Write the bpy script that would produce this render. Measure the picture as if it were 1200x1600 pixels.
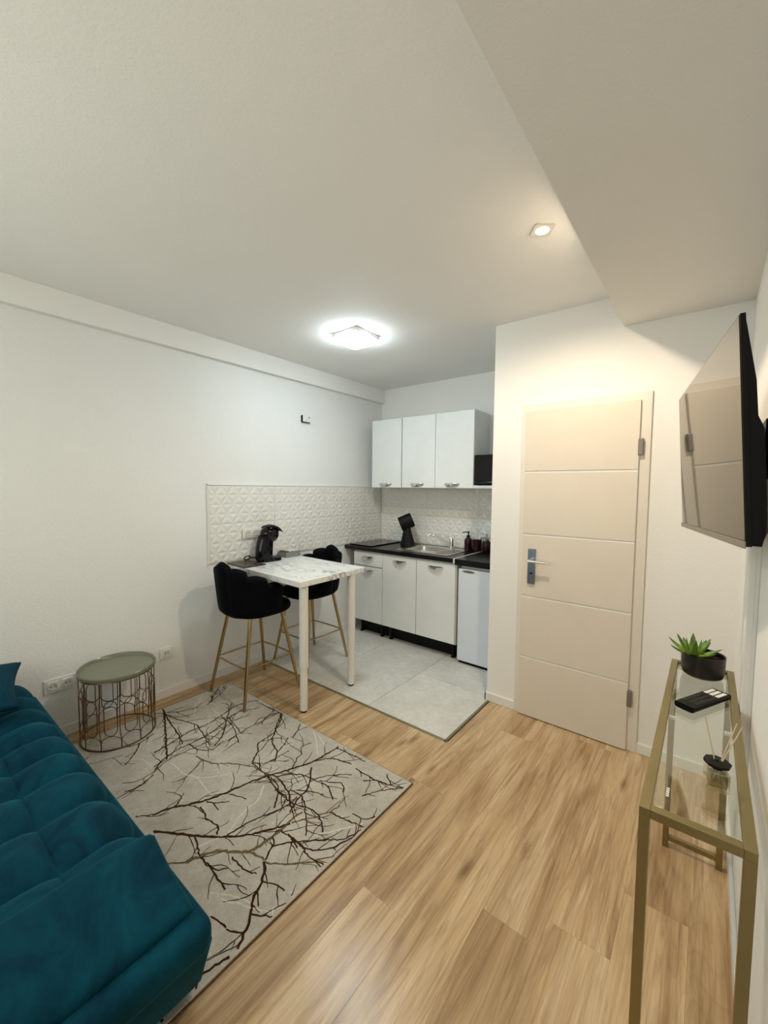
import bpy, bmesh, math, random
from mathutils import Vector, Matrix, Euler

# ------------------------------------------------------------------ reset
for o in list(bpy.data.objects):
    bpy.data.objects.remove(o, do_unlink=True)
scene = bpy.context.scene
COL = scene.collection
PI = math.pi
random.seed(7)

# ------------------------------------------------------------------ camera
cam_d = bpy.data.cameras.new('camera')
cam_d.sensor_fit = 'VERTICAL'
cam_d.sensor_height = 24.0
cam_d.sensor_width = 18.0
cam_d.lens = 640.08 * 24.0 / 1600.0
cam_d.clip_start = 0.02
cam = bpy.data.objects.new('camera', cam_d)
COL.objects.link(cam)
CF = Vector((-0.62005655, 0.78231597, -0.05925865))
CR = Vector((0.78329296, 0.62157511, 0.00982478))
CU = Vector((-0.04451979, 0.04032497, 0.99819431))
cam.matrix_world = Matrix(((CR.x, CU.x, -CF.x, 2.9509), (CR.y, CU.y, -CF.y, 0.0),
                           (CR.z, CU.z, -CF.z, 1.4942), (0, 0, 0, 1)))
scene.camera = cam

# ------------------------------------------------------------------ world and exposure
world = bpy.data.worlds.new('night')
scene.world = world
world.use_nodes = True
world.node_tree.nodes['Background'].inputs[0].default_value = (0.02, 0.022, 0.03, 1)
world.node_tree.nodes['Background'].inputs[1].default_value = 0.3
vs = scene.view_settings
vs.view_transform = 'Standard'
vs.look = 'None'
vs.gamma = 1.0
vs.use_curve_mapping = False
vs.exposure = 0.48

LAMP_STRENGTH = 46.0                      # square ceiling lamp, cool white
LAMP_COL = (0.80, 0.94, 1.0)
SPOT_WATT = 50.0                          # recessed downlights, warm white
SPOT_COL = (1.0, 0.82, 0.60)

# ------------------------------------------------------------------ fill light outside an added window in the unseen rear wall
WX0, WX1, WZ0, WZ1 = 0.45, 2.35, 0.98, 2.28
fill_d = bpy.data.lights.new('window_fill_light', 'AREA')
fill_d.shape = 'RECTANGLE'; fill_d.size = WX1 - WX0; fill_d.size_y = WZ1 - WZ0
fill_d.energy = 27.0; fill_d.color = (1.0, 0.97, 0.90)
fill_light = bpy.data.objects.new('window_fill_light', fill_d)
COL.objects.link(fill_light)
fill_light.location = ((WX0 + WX1) / 2, -0.75 - 0.16, (WZ0 + WZ1) / 2); fill_light.rotation_euler = (math.radians(90), 0, PI)
fill_light.rotation_euler = (math.radians(-90), 0, PI)

# ------------------------------------------------------------------ room sizes (metres)
XR, YD, YK, XP, H, HS, YB = 3.085, 2.674, 3.665, 1.778, 2.585, 2.408, -0.75

# ------------------------------------------------------------------ material helpers
def new_mat(name):
    m = bpy.data.materials.new(name)
    m.use_nodes = True
    nt = m.node_tree
    return m, nt.nodes, nt.links, nt.nodes['Principled BSDF']

def rgba(c): return (c[0], c[1], c[2], 1.0)

def coords(N, L, scale=(1, 1, 1), kind='Object', rand=False):
    tc = N.new('ShaderNodeTexCoord')
    mp = N.new('ShaderNodeMapping')
    mp.inputs['Scale'].default_value = scale
    if rand:
        oi = N.new('ShaderNodeObjectInfo')
        ml = N.new('ShaderNodeVectorMath'); ml.operation = 'SCALE'
        ml.inputs[0].default_value = (37.0, 53.0, 11.0)
        L.new(oi.outputs['Random'], ml.inputs['Scale'])
        ad = N.new('ShaderNodeVectorMath'); ad.operation = 'ADD'
        L.new(tc.outputs[kind], ad.inputs[0]); L.new(ml.outputs[0], ad.inputs[1])
        L.new(ad.outputs[0], mp.inputs['Vector'])
    else:
        L.new(tc.outputs[kind], mp.inputs['Vector'])
    return mp.outputs['Vector']

def noise(N, L, vec, scale, detail=4, rough=0.55, dist=0.0):
    n = N.new('ShaderNodeTexNoise')
    n.inputs['Scale'].default_value = scale
    n.inputs['Detail'].default_value = detail
    n.inputs['Roughness'].default_value = rough
    n.inputs['Distortion'].default_value = dist
    L.new(vec, n.inputs['Vector'])
    return n.outputs['Fac']

def ramp(N, L, fac, stops):
    r = N.new('ShaderNodeValToRGB')
    el = r.color_ramp.elements
    while len(el) < len(stops): el.new(0.5)
    for e, (p, c) in zip(el, stops):
        e.position = p; e.color = rgba(c)
    L.new(fac, r.inputs['Fac'])
    return r.outputs['Color']

def mix(N, L, a, b, fac, mode='MIX'):
    m = N.new('ShaderNodeMix'); m.data_type = 'RGBA'; m.blend_type = mode
    def put(sock, v):
        if isinstance(v, (tuple, list)): sock.default_value = rgba(v)
        elif isinstance(v, (int, float)): sock.default_value = v
        else: L.new(v, sock)
    put(m.inputs[0], fac); put(m.inputs[6], a); put(m.inputs[7], b)
    return m.outputs[2]

def bump(N, L, bs, h, strength, dist=0.01):
    b = N.new('ShaderNodeBump')
    b.inputs['Strength'].default_value = strength
    b.inputs['Distance'].default_value = dist
    L.new(h, b.inputs['Height'])
    L.new(b.outputs['Normal'], bs.inputs['Normal'])

def simple(name, col, rough=0.5, metal=0.0, var=0.06, vscale=9.0, bs_=0.0, bscale=120.0, spec=0.5, bdist=0.004, coat=0.0):
    m, N, L, b = new_mat(name)
    v = coords(N, L)
    f = noise(N, L, v, vscale)
    lo = tuple(max(0, c * (1 - var)) for c in col); hi = tuple(min(1, c * (1 + var)) for c in col)
    L.new(ramp(N, L, f, [(0.3, lo), (0.7, hi)]), b.inputs['Base Color'])
    b.inputs['Roughness'].default_value = rough
    b.inputs['Metallic'].default_value = metal
    b.inputs['Specular IOR Level'].default_value = spec
    b.inputs['Coat Weight'].default_value = coat
    if bs_ > 0: bump(N, L, b, noise(N, L, v, bscale, 3), bs_, bdist)
    return m

def emitter(name, col, strength):
    m, N, L, b = new_mat(name)
    b.inputs['Base Color'].default_value = (0.9, 0.9, 0.9, 1)
    b.inputs['Emission Color'].default_value = rgba(col)
    b.inputs['Emission Strength'].default_value = strength
    return m

M = {}
# painted plaster
def plaster(name, col, bstr, bscale, dist, rough=0.75, spec=0.3):
    m, N, L, b = new_mat(name)
    v = coords(N, L)
    f = noise(N, L, v, 1.7, 5)
    L.new(ramp(N, L, f, [(0.3, tuple(c * 0.975 for c in col)), (0.7, col)]), b.inputs['Base Color'])
    b.inputs['Roughness'].default_value = rough
    b.inputs['Specular IOR Level'].default_value = spec
    a = noise(N, L, v, bscale, 6, 0.6, 0.4)
    bump(N, L, b, a, bstr, dist)
    return m
M['wall'] = plaster('white_plaster', (0.86, 0.85, 0.825), 0.25, 55, 0.004)
M['wall_tex'] = plaster('textured_wallpaper', (0.84, 0.84, 0.82), 0.6, 70, 0.006, 0.5, 0.45)
M['ceil'] = plaster('ceiling_paint', (0.87, 0.86, 0.835), 0.4, 90, 0.004)
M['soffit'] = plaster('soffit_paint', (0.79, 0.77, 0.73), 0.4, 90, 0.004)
M['trim'] = simple('white_trim', (0.80, 0.79, 0.76), 0.45, var=0.02)
# laminate planks
def make_wood():
    m, N, L, b = new_mat('oak_laminate')
    v = coords(N, L, (1, 1, 1), rand=True)
    def stretched(sx, sy):
        mp = N.new('ShaderNodeMapping'); mp.inputs['Scale'].default_value = (sx, sy, 1)
        L.new(v, mp.inputs['Vector']); return mp.outputs['Vector']
    big = noise(N, L, stretched(7, 0.9), 1.0, 4, 0.55, 0.9)
    mid = noise(N, L, stretched(34, 1.6), 1.0, 5, 0.62, 1.2)
    fine = noise(N, L, stretched(190, 5), 1.0, 3, 0.6, 0.3)
    c = ramp(N, L, big, [(0.30, (0.36, 0.225, 0.105)), (0.47, (0.58, 0.41, 0.225)), (0.75, (0.78, 0.61, 0.40))])
    c = mix(N, L, c, ramp(N, L, mid, [(0.32, (0.50, 0.42, 0.34)), (0.52, (1, 1, 1))]), 0.68, 'MULTIPLY')
    c = mix(N, L, c, ramp(N, L, fine, [(0.3, (0.72, 0.66, 0.6)), (0.6, (1, 1, 1))]), 0.55, 'MULTIPLY')
    # growth rings
    rn = noise(N, L, stretched(4.5, 0.55), 1.0, 2, 0.5, 0.6)
    fq = N.new('ShaderNodeMath'); fq.operation = 'MULTIPLY'; fq.inputs[1].default_value = 22.0; L.new(rn, fq.inputs[0])
    fr = N.new('ShaderNodeMath'); fr.operation = 'FRACT'; L.new(fq.outputs[0], fr.inputs[0])
    c = mix(N, L, c, ramp(N, L, fr.outputs[0], [(0.0, (1, 1, 1)), (0.72, (0.93, 0.90, 0.86)), (0.90, (0.66, 0.57, 0.48)), (1.0, (1, 1, 1))]), 0.28, 'MULTIPLY')
    # knots
    vo = N.new('ShaderNodeTexVoronoi'); vo.inputs['Scale'].default_value = 1.0
    L.new(stretched(7.5, 2.0), vo.inputs['Vector'])
    k = ramp(N, L, vo.outputs['Distance'], [(0.03, (0.30, 0.2, 0.12)), (0.16, (1, 1, 1))])
    c = mix(N, L, c, k, 0.7, 'MULTIPLY')
    oi = N.new('ShaderNodeObjectInfo')
    t = ramp(N, L, oi.outputs['Random'], [(0.0, (0.86, 0.84, 0.82)), (1.0, (1.0, 1.0, 1.0))])
    c = mix(N, L, c, t, 1.0, 'MULTIPLY')
    L.new(c, b.inputs['Base Color'])
    r = N.new('ShaderNodeMapRange'); r.inputs['To Min'].default_value = 0.20; r.inputs['To Max'].default_value = 0.32
    L.new(mid, r.inputs['Value']); L.new(r.outputs['Result'], b.inputs['Roughness'])
    bump(N, L, b, fine, 0.12, 0.002)
    return m
M['wood'] = make_wood()
M['floor_tile'] = None
def make_tile():
    m, N, L, b = new_mat('concrete_look_tile')
    v = coords(N, L, rand=True)
    a = noise(N, L, v, 3.0, 6, 0.65, 0.5); f = noise(N, L, v, 22.0, 5, 0.7)
    c = ramp(N, L, a, [(0.3, (0.60, 0.59, 0.555)), (0.7, (0.76, 0.75, 0.715))])
    c = mix(N, L, c, ramp(N, L, f, [(0.35, (0.84, 0.83, 0.80)), (0.6, (1, 1, 1))]), 0.7, 'MULTIPLY')
    L.new(c, b.inputs['Base Color']); b.inputs['Roughness'].default_value = 0.38
    return m
M['floor_tile'] = make_tile()
M['grout'] = simple('grout', (0.40, 0.38, 0.34), 0.9)
M['brass_strip'] = simple('edge_profile', (0.30, 0.27, 0.17), 0.35, 0.7)
M['wall_tile'] = simple('cream_relief_tile', (0.78, 0.765, 0.72), 0.24, var=0.02, spec=0.5)
M['door'] = simple('door_lacquer', (0.74, 0.67, 0.58), 0.42, var=0.015, bs_=0.05, bscale=260)
M['door_frame'] = simple('frame_lacquer', (0.77, 0.72, 0.645), 0.42, var=0.015)
M['front'] = simple('white_cabinet_front', (0.80, 0.82, 0.81), 0.32, var=0.03, vscale=5)
M['carcass'] = simple('white_carcass', (0.72, 0.74, 0.73), 0.4, var=0.02)
M['carcass_edge'] = simple('beige_carcass_side', (0.50, 0.46, 0.38), 0.5, var=0.04)
M['chrome'] = simple('chrome', (0.78, 0.78, 0.78), 0.16, 1.0, var=0.01)
M['steel'] = simple('brushed_steel', (0.62, 0.60, 0.56), 0.28, 1.0, var=0.05)
M['dark_steel'] = simple('dark_satin_steel', (0.26, 0.29, 0.36), 0.30, 0.9, var=0.05)
M['hinge'] = simple('grey_hinge', (0.22, 0.19, 0.16), 0.4, 0.5)
M['worktop'] = simple('black_worktop', (0.008, 0.0075, 0.007), 0.30, var=0.3, vscale=40, spec=0.3)
M['black'] = simple('black_plastic', (0.004, 0.004, 0.0045), 0.4, var=0.2, spec=0.15)
M['black_gloss'] = simple('black_gloss', (0.003, 0.003, 0.0035), 0.10, var=0.2, spec=0.3)
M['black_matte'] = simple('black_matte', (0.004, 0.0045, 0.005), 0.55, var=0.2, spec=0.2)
M['fridge'] = simple('fridge_white', (0.74, 0.79, 0.86), 0.33, var=0.01)
M['gold'] = simple('brass_tube', (0.46, 0.33, 0.16), 0.24, 1.0, var=0.05)
M['gold_frame'] = simple('satin_gold_frame', (0.29, 0.235, 0.11), 0.36, 0.85, var=0.06)
M['bronze'] = simple('bronze_wire', (0.22, 0.12, 0.06), 0.32, 0.9, var=0.1)
M['sage'] = simple('sage_lacquer', (0.165, 0.175, 0.115), 0.22, var=0.03)
M['velvet_black'] = None
def velvet(name, dark, light, sheen_col, sheen):
    m, N, L, b = new_mat(name)
    v = coords(N, L)
    a = noise(N, L, v, 5.5, 5, 0.65, 1.2); f = noise(N, L, v, 260.0, 2)
    c = ramp(N, L, a, [(0.32, dark), (0.68, light)])
    L.new(c, b.inputs['Base Color'])
    b.inputs['Roughness'].default_value = 0.75
    b.inputs['Specular IOR Level'].default_value = 0.08
    b.inputs['Sheen Weight'].default_value = sheen
    b.inputs['Sheen Roughness'].default_value = 0.35
    b.inputs['Sheen Tint'].default_value = rgba(sheen_col)
    bump(N, L, b, f, 0.25, 0.002)
    return m
M['velvet_black'] = velvet('black_velvet', (0.0008, 0.0009, 0.002), (0.0016, 0.0018, 0.004), (0.02, 0.025, 0.06), 0.0)
M['velvet_teal'] = velvet('teal_velvet', (0.0008, 0.022, 0.042), (0.002, 0.058, 0.094), (0.10, 0.52, 0.66), 0.26)
M['velvet_pillow'] = velvet('petrol_velvet', (0.002, 0.026, 0.048), (0.003, 0.042, 0.075), (0.06, 0.25, 0.36), 0.2)
def make_marble():
    m, N, L, b = new_mat('marble_print')
    v = coords(N, L, (1, 1, 1))
    mp = N.new('ShaderNodeMapping'); mp.inputs['Rotation'].default_value = (0, 0, 0.35); mp.inputs['Scale'].default_value = (2.2, 5.0, 3.0)
    L.new(v, mp.inputs['Vector']); vv = mp.outputs['Vector']
    n1 = noise(N, L, vv, 1.3, 8, 0.62, 1.4)
    s = N.new('ShaderNodeMath'); s.operation = 'SUBTRACT'; L.new(n1, s.inputs[0]); s.inputs[1].default_value = 0.5
    a = N.new('ShaderNodeMath'); a.operation = 'ABSOLUTE'; L.new(s.outputs[0], a.inputs[0])
    veins = ramp(N, L, a.outputs[0], [(0.0, (0.16, 0.155, 0.155)), (0.02, (0.62, 0.61, 0.60)), (0.055, (0.86, 0.86, 0.84))])
    n2 = noise(N, L, vv, 0.8, 3)
    c = mix(N, L, (0.86, 0.86, 0.84), veins, ramp(N, L, n2, [(0.42, (0.15, 0.15, 0.15)), (0.6, (1, 1, 1))]))
    L.new(c, b.inputs['Base Color']); b.inputs['Roughness'].default_value = 0.26
    return m
M['marble'] = make_marble()
M['board'] = simple('dark_wood_board', (0.045, 0.032, 0.022), 0.35, var=0.5, vscale=30)
M['leg_white'] = simple('white_powder_coat', (0.78, 0.76, 0.71), 0.35, var=0.02)
M['plastic_white'] = simple('white_plastic', (0.80, 0.79, 0.75), 0.35, var=0.01)
M['socket_dish'] = simple('socket_dish', (0.66, 0.64, 0.58), 0.4, var=0.02)
M['red'] = simple('dark_red_ceramic', (0.020, 0.002, 0.004), 0.25, var=0.1, spec=0.3)
M['grey_tray'] = simple('grey_tray', (0.23, 0.23, 0.22), 0.5)
M['pod_brown'] = simple('pod_foil_brown', (0.22, 0.12, 0.05), 0.35, 0.3)
M['pod_white'] = simple('pod_white', (0.8, 0.8, 0.78), 0.4)
M['soil'] = simple('dark_soil', (0.035, 0.014, 0.010), 0.9, var=0.6, vscale=160, bs_=0.9, bscale=240, bdist=0.01)
M['pot'] = simple('black_pot', (0.010, 0.007, 0.006), 0.33, var=0.2)
M['btn_white'] = simple('white_print', (0.85, 0.84, 0.80), 0.5)
M['btn_grey'] = simple('rubber_button', (0.03, 0.028, 0.026), 0.6)
M['reed'] = simple('rattan_reed', (0.62, 0.50, 0.33), 0.6)
M['tv_bezel'] = simple('silver_bezel', (0.30, 0.27, 0.21), 0.35, 0.8)
def make_leaf():
    m, N, L, b = new_mat('succulent_leaf')
    v = coords(N, L)
    sp = N.new('ShaderNodeSeparateXYZ'); L.new(v, sp.inputs[0])
    f = noise(N, L, v, 40, 3)
    ad = N.new('ShaderNodeMath'); ad.operation = 'MULTIPLY_ADD'; ad.inputs[1].default_value = 9.5; ad.inputs[2].default_value = 0.0
    L.new(sp.outputs['X'], ad.inputs[0])
    c = ramp(N, L, ad.outputs[0], [(0.0, (0.45, 0.50, 0.10)), (0.45, (0.16, 0.30, 0.035)), (1.0, (0.012, 0.045, 0.010))])
    c = mix(N, L, c, ramp(N, L, f, [(0.3, (0.75, 0.8, 0.7)), (0.7, (1, 1, 1))]), 0.6, 'MULTIPLY')
    L.new(c, b.inputs['Base Color']); b.inputs['Roughness'].default_value = 0.4
    return m
M['leaf'] = make_leaf()
def make_screen():
    m, N, L, b = new_mat('tv_screen_glass')
    v = coords(N, L)
    L.new(ramp(N, L, noise(N, L, v, 3), [(0.3, (0.010, 0.009, 0.006)), (0.7, (0.013, 0.011, 0.008))]), b.inputs['Base Color'])
    b.inputs['Roughness'].default_value = 0.035
    b.inputs['IOR'].default_value = 1.75
    b.inputs['Specular Tint'].default_value = (1.0, 0.88, 0.66, 1)
    return m
M['screen'] = make_screen()
def make_glass(name, tint, ior=1.45, gain=1.0):
    m, N, L, b = new_mat(name)
    N.remove(b)
    out = [n for n in N if n.type == 'OUTPUT_MATERIAL'][0]
    tr = N.new('ShaderNodeBsdfTransparent')
    v = coords(N, L)
    L.new(ramp(N, L, noise(N, L, v, 2.0), [(0.0, tuple(t * 0.99 for t in tint)), (1.0, tint)]), tr.inputs['Color'])
    gl = N.new('ShaderNodeBsdfGlossy'); gl.inputs['Roughness'].default_value = 0.015
    gl.inputs['Color'].default_value = (0.95, 0.97, 0.95, 1)
    fr = N.new('ShaderNodeLayerWeight'); fr.inputs['Blend'].default_value = 0.5
    pw = N.new('ShaderNodeMath'); pw.operation = 'POWER'; pw.inputs[1].default_value = 5.0
    L.new(fr.outputs['Facing'], pw.inputs[0])
    r0 = ((ior - 1) / (ior + 1)) ** 2
    mu = N.new('ShaderNodeMath'); mu.operation = 'MULTIPLY_ADD'; mu.inputs[1].default_value = (1 - r0) * gain; mu.inputs[2].default_value = r0 * gain; mu.use_clamp = True
    L.new(pw.outputs[0], mu.inputs[0])
    mx = N.new('ShaderNodeMixShader')
    L.new(mu.outputs[0], mx.inputs[0]); L.new(tr.outputs[0], mx.inputs[1]); L.new(gl.outputs[0], mx.inputs[2])
    L.new(mx.outputs[0], out.inputs['Surface'])
    return m
M['glass'] = make_glass('clear_table_glass', (0.93, 0.955, 0.93), 1.55, 1.3)
M['bottle_glass'] = make_glass('bottle_glass', (0.90, 0.89, 0.82), 1.5, 3.0)
M['liquid'] = make_glass('scent_oil', (0.80, 0.72, 0.50), 1.33, 1.0)
M['lamp'] = emitter('lamp_diffuser', LAMP_COL, LAMP_STRENGTH)
M['spot_lens'] = emitter('downlight_lens', (1.0, 0.80, 0.30), 3.2)
def make_rug():
    m, N, L, b = new_mat('rug_pile')
    v = coords(N, L)
    a = noise(N, L, v, 5.0, 6, 0.7, 0.8); f = noise(N, L, v, 420.0, 2); g = noise(N, L, v, 55.0, 4, 0.7)
    c = ramp(N, L, a, [(0.3, (0.44, 0.41, 0.355)), (0.55, (0.585, 0.555, 0.495)), (0.8, (0.70, 0.67, 0.61))])
    c = mix(N, L, c, ramp(N, L, g, [(0.3, (0.8, 0.79, 0.77)), (0.65, (1, 1, 1))]), 0.8, 'MULTIPLY')
    c = mix(N, L, c, ramp(N, L, f, [(0.3, (0.74, 0.73, 0.7)), (0.65, (1, 1, 1))]), 0.8, 'MULTIPLY')
    L.new(c, b.inputs['Base Color']); b.inputs['Roughness'].default_value = 0.95
    b.inputs['Specular IOR Level'].default_value = 0.1
    b.inputs['Sheen Weight'].default_value = 0.15
    bump(N, L, b, f, 0.6, 0.004)
    return m
M['rug'] = make_rug()
M['rug_dark'] = simple('rug_yarn_brown', (0.048, 0.022, 0.012), 0.95, var=0.5, vscale=90, bs_=0.5, bscale=400, spec=0.05)
M['rug_olive'] = simple('rug_yarn_olive', (0.155, 0.12, 0.065), 0.95, var=0.4, vscale=90, bs_=0.5, bscale=400, spec=0.05)
M['rug_white'] = simple('rug_yarn_cream', (0.66, 0.63, 0.56), 0.9, var=0.1, vscale=90, bs_=0.5, bscale=400, spec=0.05)
M['rug_edge'] = simple('rug_binding', (0.12, 0.075, 0.045), 0.9, var=0.2, vscale=90)

# ------------------------------------------------------------------ geometry helpers
def box(bm, x0, x1, y0, y1, z0, z1, bev=0.0, seg=2):
    g = bmesh.ops.create_cube(bm, size=1.0)
    vs_ = g['verts']
    for v in vs_:
        v.co = Vector(((x0 + x1) / 2 + v.co.x * (x1 - x0), (y0 + y1) / 2 + v.co.y * (y1 - y0), (z0 + z1) / 2 + v.co.z * (z1 - z0)))
    if bev > 0:
        es = list({e for v in vs_ for e in v.link_edges})
        bmesh.ops.bevel(bm, geom=es, offset=bev, segments=seg, affect='EDGES', profile=0.5)
    return bm

def B(*a, **k):
    return box(bmesh.new(), *a, **k)

def tube(bm, pts, r, n=8, closed=False, cap=True):
    P = [Vector(p) for p in pts]
    m = len(P)
    rad = r if isinstance(r, (list, tuple)) else [r] * m
    rings = []
    nrm = None
    for i in range(m):
        if closed: t = (P[(i + 1) % m] - P[i - 1]).normalized()
        elif i == 0: t = (P[1] - P[0]).normalized()
        elif i == m - 1: t = (P[-1] - P[-2]).normalized()
        else: t = ((P[i + 1] - P[i]).normalized() + (P[i] - P[i - 1]).normalized()).normalized()
        if nrm is None:
            up = Vector((0, 0, 1)) if abs(t.z) < 0.9 else Vector((1, 0, 0))
            nrm = t.cross(up).normalized()
        else:
            nrm = (nrm - t * nrm.dot(t)).normalized()
        bi = t.cross(nrm)
        rings.append([bm.verts.new(P[i] + (nrm * math.cos(a) + bi * math.sin(a)) * rad[i]) for a in [2 * PI * k / n for k in range(n)]])
    cnt = m if closed else m - 1
    for i in range(cnt):
        a, b = rings[i], rings[(i + 1) % m]
        off = 0
        if closed and i == m - 1:
            off = min(range(n), key=lambda s: (a[0].co - b[s].co).length)
        for k in range(n):
            bm.faces.new((a[k], a[(k + 1) % n], b[(k + 1 + off) % n], b[(k + off) % n]))
    if cap and not closed:
        bm.faces.new(rings[0][::-1]); bm.faces.new(rings[-1])
    return bm

def lathe(bm, prof, n=32, c=(0, 0, 0), mat=None):
    rings = []
    mat = mat or Matrix.Identity(3)
    c = Vector(c)
    for r, z in prof:
        if r < 1e-6: rings.append([bm.verts.new(c + mat @ Vector((0, 0, z)))])
        else: rings.append([bm.verts.new(c + mat @ Vector((r * math.cos(2 * PI * k / n), r * math.sin(2 * PI * k / n), z))) for k in range(n)])
    for a, b in zip(rings, rings[1:]):
        if len(a) == 1 and len(b) == 1: continue
        for k in range(n):
            k2 = (k + 1) % n
            if len(a) == 1: bm.faces.new((a[0], b[k2], b[k]))
            elif len(b) == 1: bm.faces.new((a[k], a[k2], b[0]))
            else: bm.faces.new((a[k], a[k2], b[k2], b[k]))
    return bm

def grid(bm, f, nu, nv, wrap_u=False):
    V = [[bm.verts.new(f(i / nu, j / nv)) for j in range(nv + 1)] for i in range(nu if wrap_u else nu + 1)]
    R = len(V)
    for i in range(nu):
        for j in range(nv):
            bm.faces.new((V[i][j], V[(i + 1) % R][j], V[(i + 1) % R][j + 1], V[i][j + 1]))
    return bm

def woff(o):
    v = Vector((0, 0, 0))
    while o is not None:
        v += o.location; o = o.parent
    return v

def put(name, bm, mat, parent=None, smooth=False, local=False, angle=None):
    bmesh.ops.recalc_face_normals(bm, faces=bm.faces[:])
    me = bpy.data.meshes.new(name)
    bm.to_mesh(me); bm.free()
    me.materials.append(M[mat] if isinstance(mat, str) else mat)
    o = bpy.data.objects.new(name, me)
    COL.objects.link(o)
    if smooth:
        me.polygons.foreach_set('use_smooth', [True] * len(me.polygons))
        if smooth != 'all':
            me.set_sharp_from_angle(angle=math.radians(angle or 38))
    if parent is not None:
        o.parent = parent
        if not local: o.location = -woff(parent)
    return o

def thing(name, label, cat, loc=(0, 0, 0), rz=0.0, group=None):
    o = bpy.data.objects.new(name, None)
    o.empty_display_size = 0.05
    COL.objects.link(o)
    o.location = loc; o.rotation_euler = (0, 0, rz)
    o['label'] = label; o['category'] = cat
    if group: o['group'] = group
    return o

def tag(o, label, cat, group=None):
    o['label'] = label; o['category'] = cat
    if group: o['group'] = group
    return o

def struct(o, label=None):
    o['kind'] = 'structure'
    if label: o['label'] = label
    return o

def share(name, src, parent, loc=(0, 0, 0), rot=None):
    o = bpy.data.objects.new(name, src.data)
    COL.objects.link(o)
    o.parent = parent; o.location = loc
    if rot: o.rotation_euler = rot
    return o

def copy_tree(o, parent=None):
    c = o.copy(); COL.objects.link(c); c.parent = parent
    for ch in list(o.children): copy_tree(ch, c)
    return c

# ================================================================== STRUCTURE
floor = struct(put('floor', B(-0.1, XR + 0.1, YB - 0.1, YK + 0.1, -0.12, -0.012), 'grout'), 'light oak laminate floor with a grey tiled kitchen area')
TX, TY = 1.795, 2.068        # outer corner of the kitchen tiling
PW = 0.1925
px0 = 1.807 - PW * 10
k = 0
while px0 + PW * k < XR:
    xa, xb = max(0.0, px0 + PW * k), min(XR, px0 + PW * (k + 1))
    k += 1
    if xb - xa < 0.01: continue
    # board ends: measured joints near (1.81..1.92, 1.69) and (2.60..2.68, 1.41)
    start = {0: 1.69, 1: 1.10, 2: 0.45, 3: 0.02, 4: 1.41}[(k + 4) % 5]
    ys = start - 1.285 * 3
    while ys < YK:
        ya, yb = max(YB, ys), min(YK, ys + 1.285)
        ys += 1.285
        if xa < TX - 0.02: yb = min(yb, TY)
        elif ya < YD < yb: yb = YD
        if xa >= TX - 0.02 and ya >= YD: continue
        if yb - ya < 0.02: continue
        g = 0.00015
        p = put('plank', B(0, xb - xa - 2 * g, 0, yb - ya - 2 * g, -0.012, 0.0, bev=0.0004, seg=1), 'wood', floor)
        p.location = (xa + g, ya + g, 0)
# kitchen floor tiles
xs_t = [0.0, 0.583, 1.183, TX - 0.008]
ys_t = [TY + 0.008, 2.712, 3.312, YK]
for i in range(3):
    for j in range(3):
        g = 0.0016
        x0, x1, y0, y1 = xs_t[i] + g, xs_t[i + 1] - g, ys_t[j] + g, ys_t[j + 1] - g
        t = put('floor_tile', B(0, x1 - x0, 0, y1 - y0, -0.012, 0.004, bev=0.001, seg=1), 'floor_tile', floor)
        t.location = (x0, y0, 0)
bm = B(0, TX + 0.004, TY - 0.008, TY + 0.008, -0.012, 0.0055, bev=0.002)
o = put('edge_profile', bm, 'brass_strip', floor)
bm = B(TX - 0.010, TX + 0.006, TY - 0.008, YD - 0.012, -0.012, 0.0055, bev=0.002)
o = put('edge_profile', bm, 'brass_strip', floor)

wall_left = struct(put('wall_left', B(-0.15, 0, YB - 0.1, YK + 0.1, -0.1, H + 0.1), 'wall_tex'), 'white textured left wall')
wall_back = struct(put('wall_back', B(0, XP, YK, YK + 0.15, -0.1, H + 0.1), 'wall'), 'white kitchen back wall')
wall_alcove = struct(put('wall_alcove', B(XP, XP + 0.12, YD + 0.12, YK + 0.15, -0.1, H + 0.1), 'wall'), 'white side wall of the kitchen alcove')
# wall with the door opening
DX0, DX1, DZ = 2.012, 2.655, 2.002
bm = bmesh.new()
box(bm, XP, DX0, YD, YD + 0.12, -0.1, H + 0.1)
box(bm, DX1, XR + 0.15, YD, YD + 0.12, -0.1, H + 0.1)
box(bm, DX0, DX1, YD, YD + 0.12, DZ, H + 0.1)
wall_front = struct(put('wall_front', bm, 'wall'), 'white wall with the door')
wall_right = struct(put('wall_right', B(XR, XR + 0.15, YB - 0.1, YD + 0.12, -0.1, H + 0.1), 'wall'), 'white right wall')
bm = bmesh.new()
box(bm, -0.15, WX0, YB - 0.15, YB, -0.1, H + 0.1); box(bm, WX1, XR + 0.15, YB - 0.15, YB, -0.1, H + 0.1)
box(bm, WX0, WX1, YB - 0.15, YB, -0.1, WZ0); box(bm, WX0, WX1, YB - 0.15, YB, WZ1, H + 0.1)
wall_rear = struct(put('wall_rear', bm, 'wall'), 'white rear wall with the added window opening')
added_win = thing('added_window_1', 'added white framed window in the unseen rear wall for fill light', 'window', ((WX0 + WX1) / 2, YB - 0.08, WZ0))  # window added to brighten the ceiling and walls
del added_win['category']; struct(added_win)
xm = (WX0 + WX1) / 2
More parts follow.
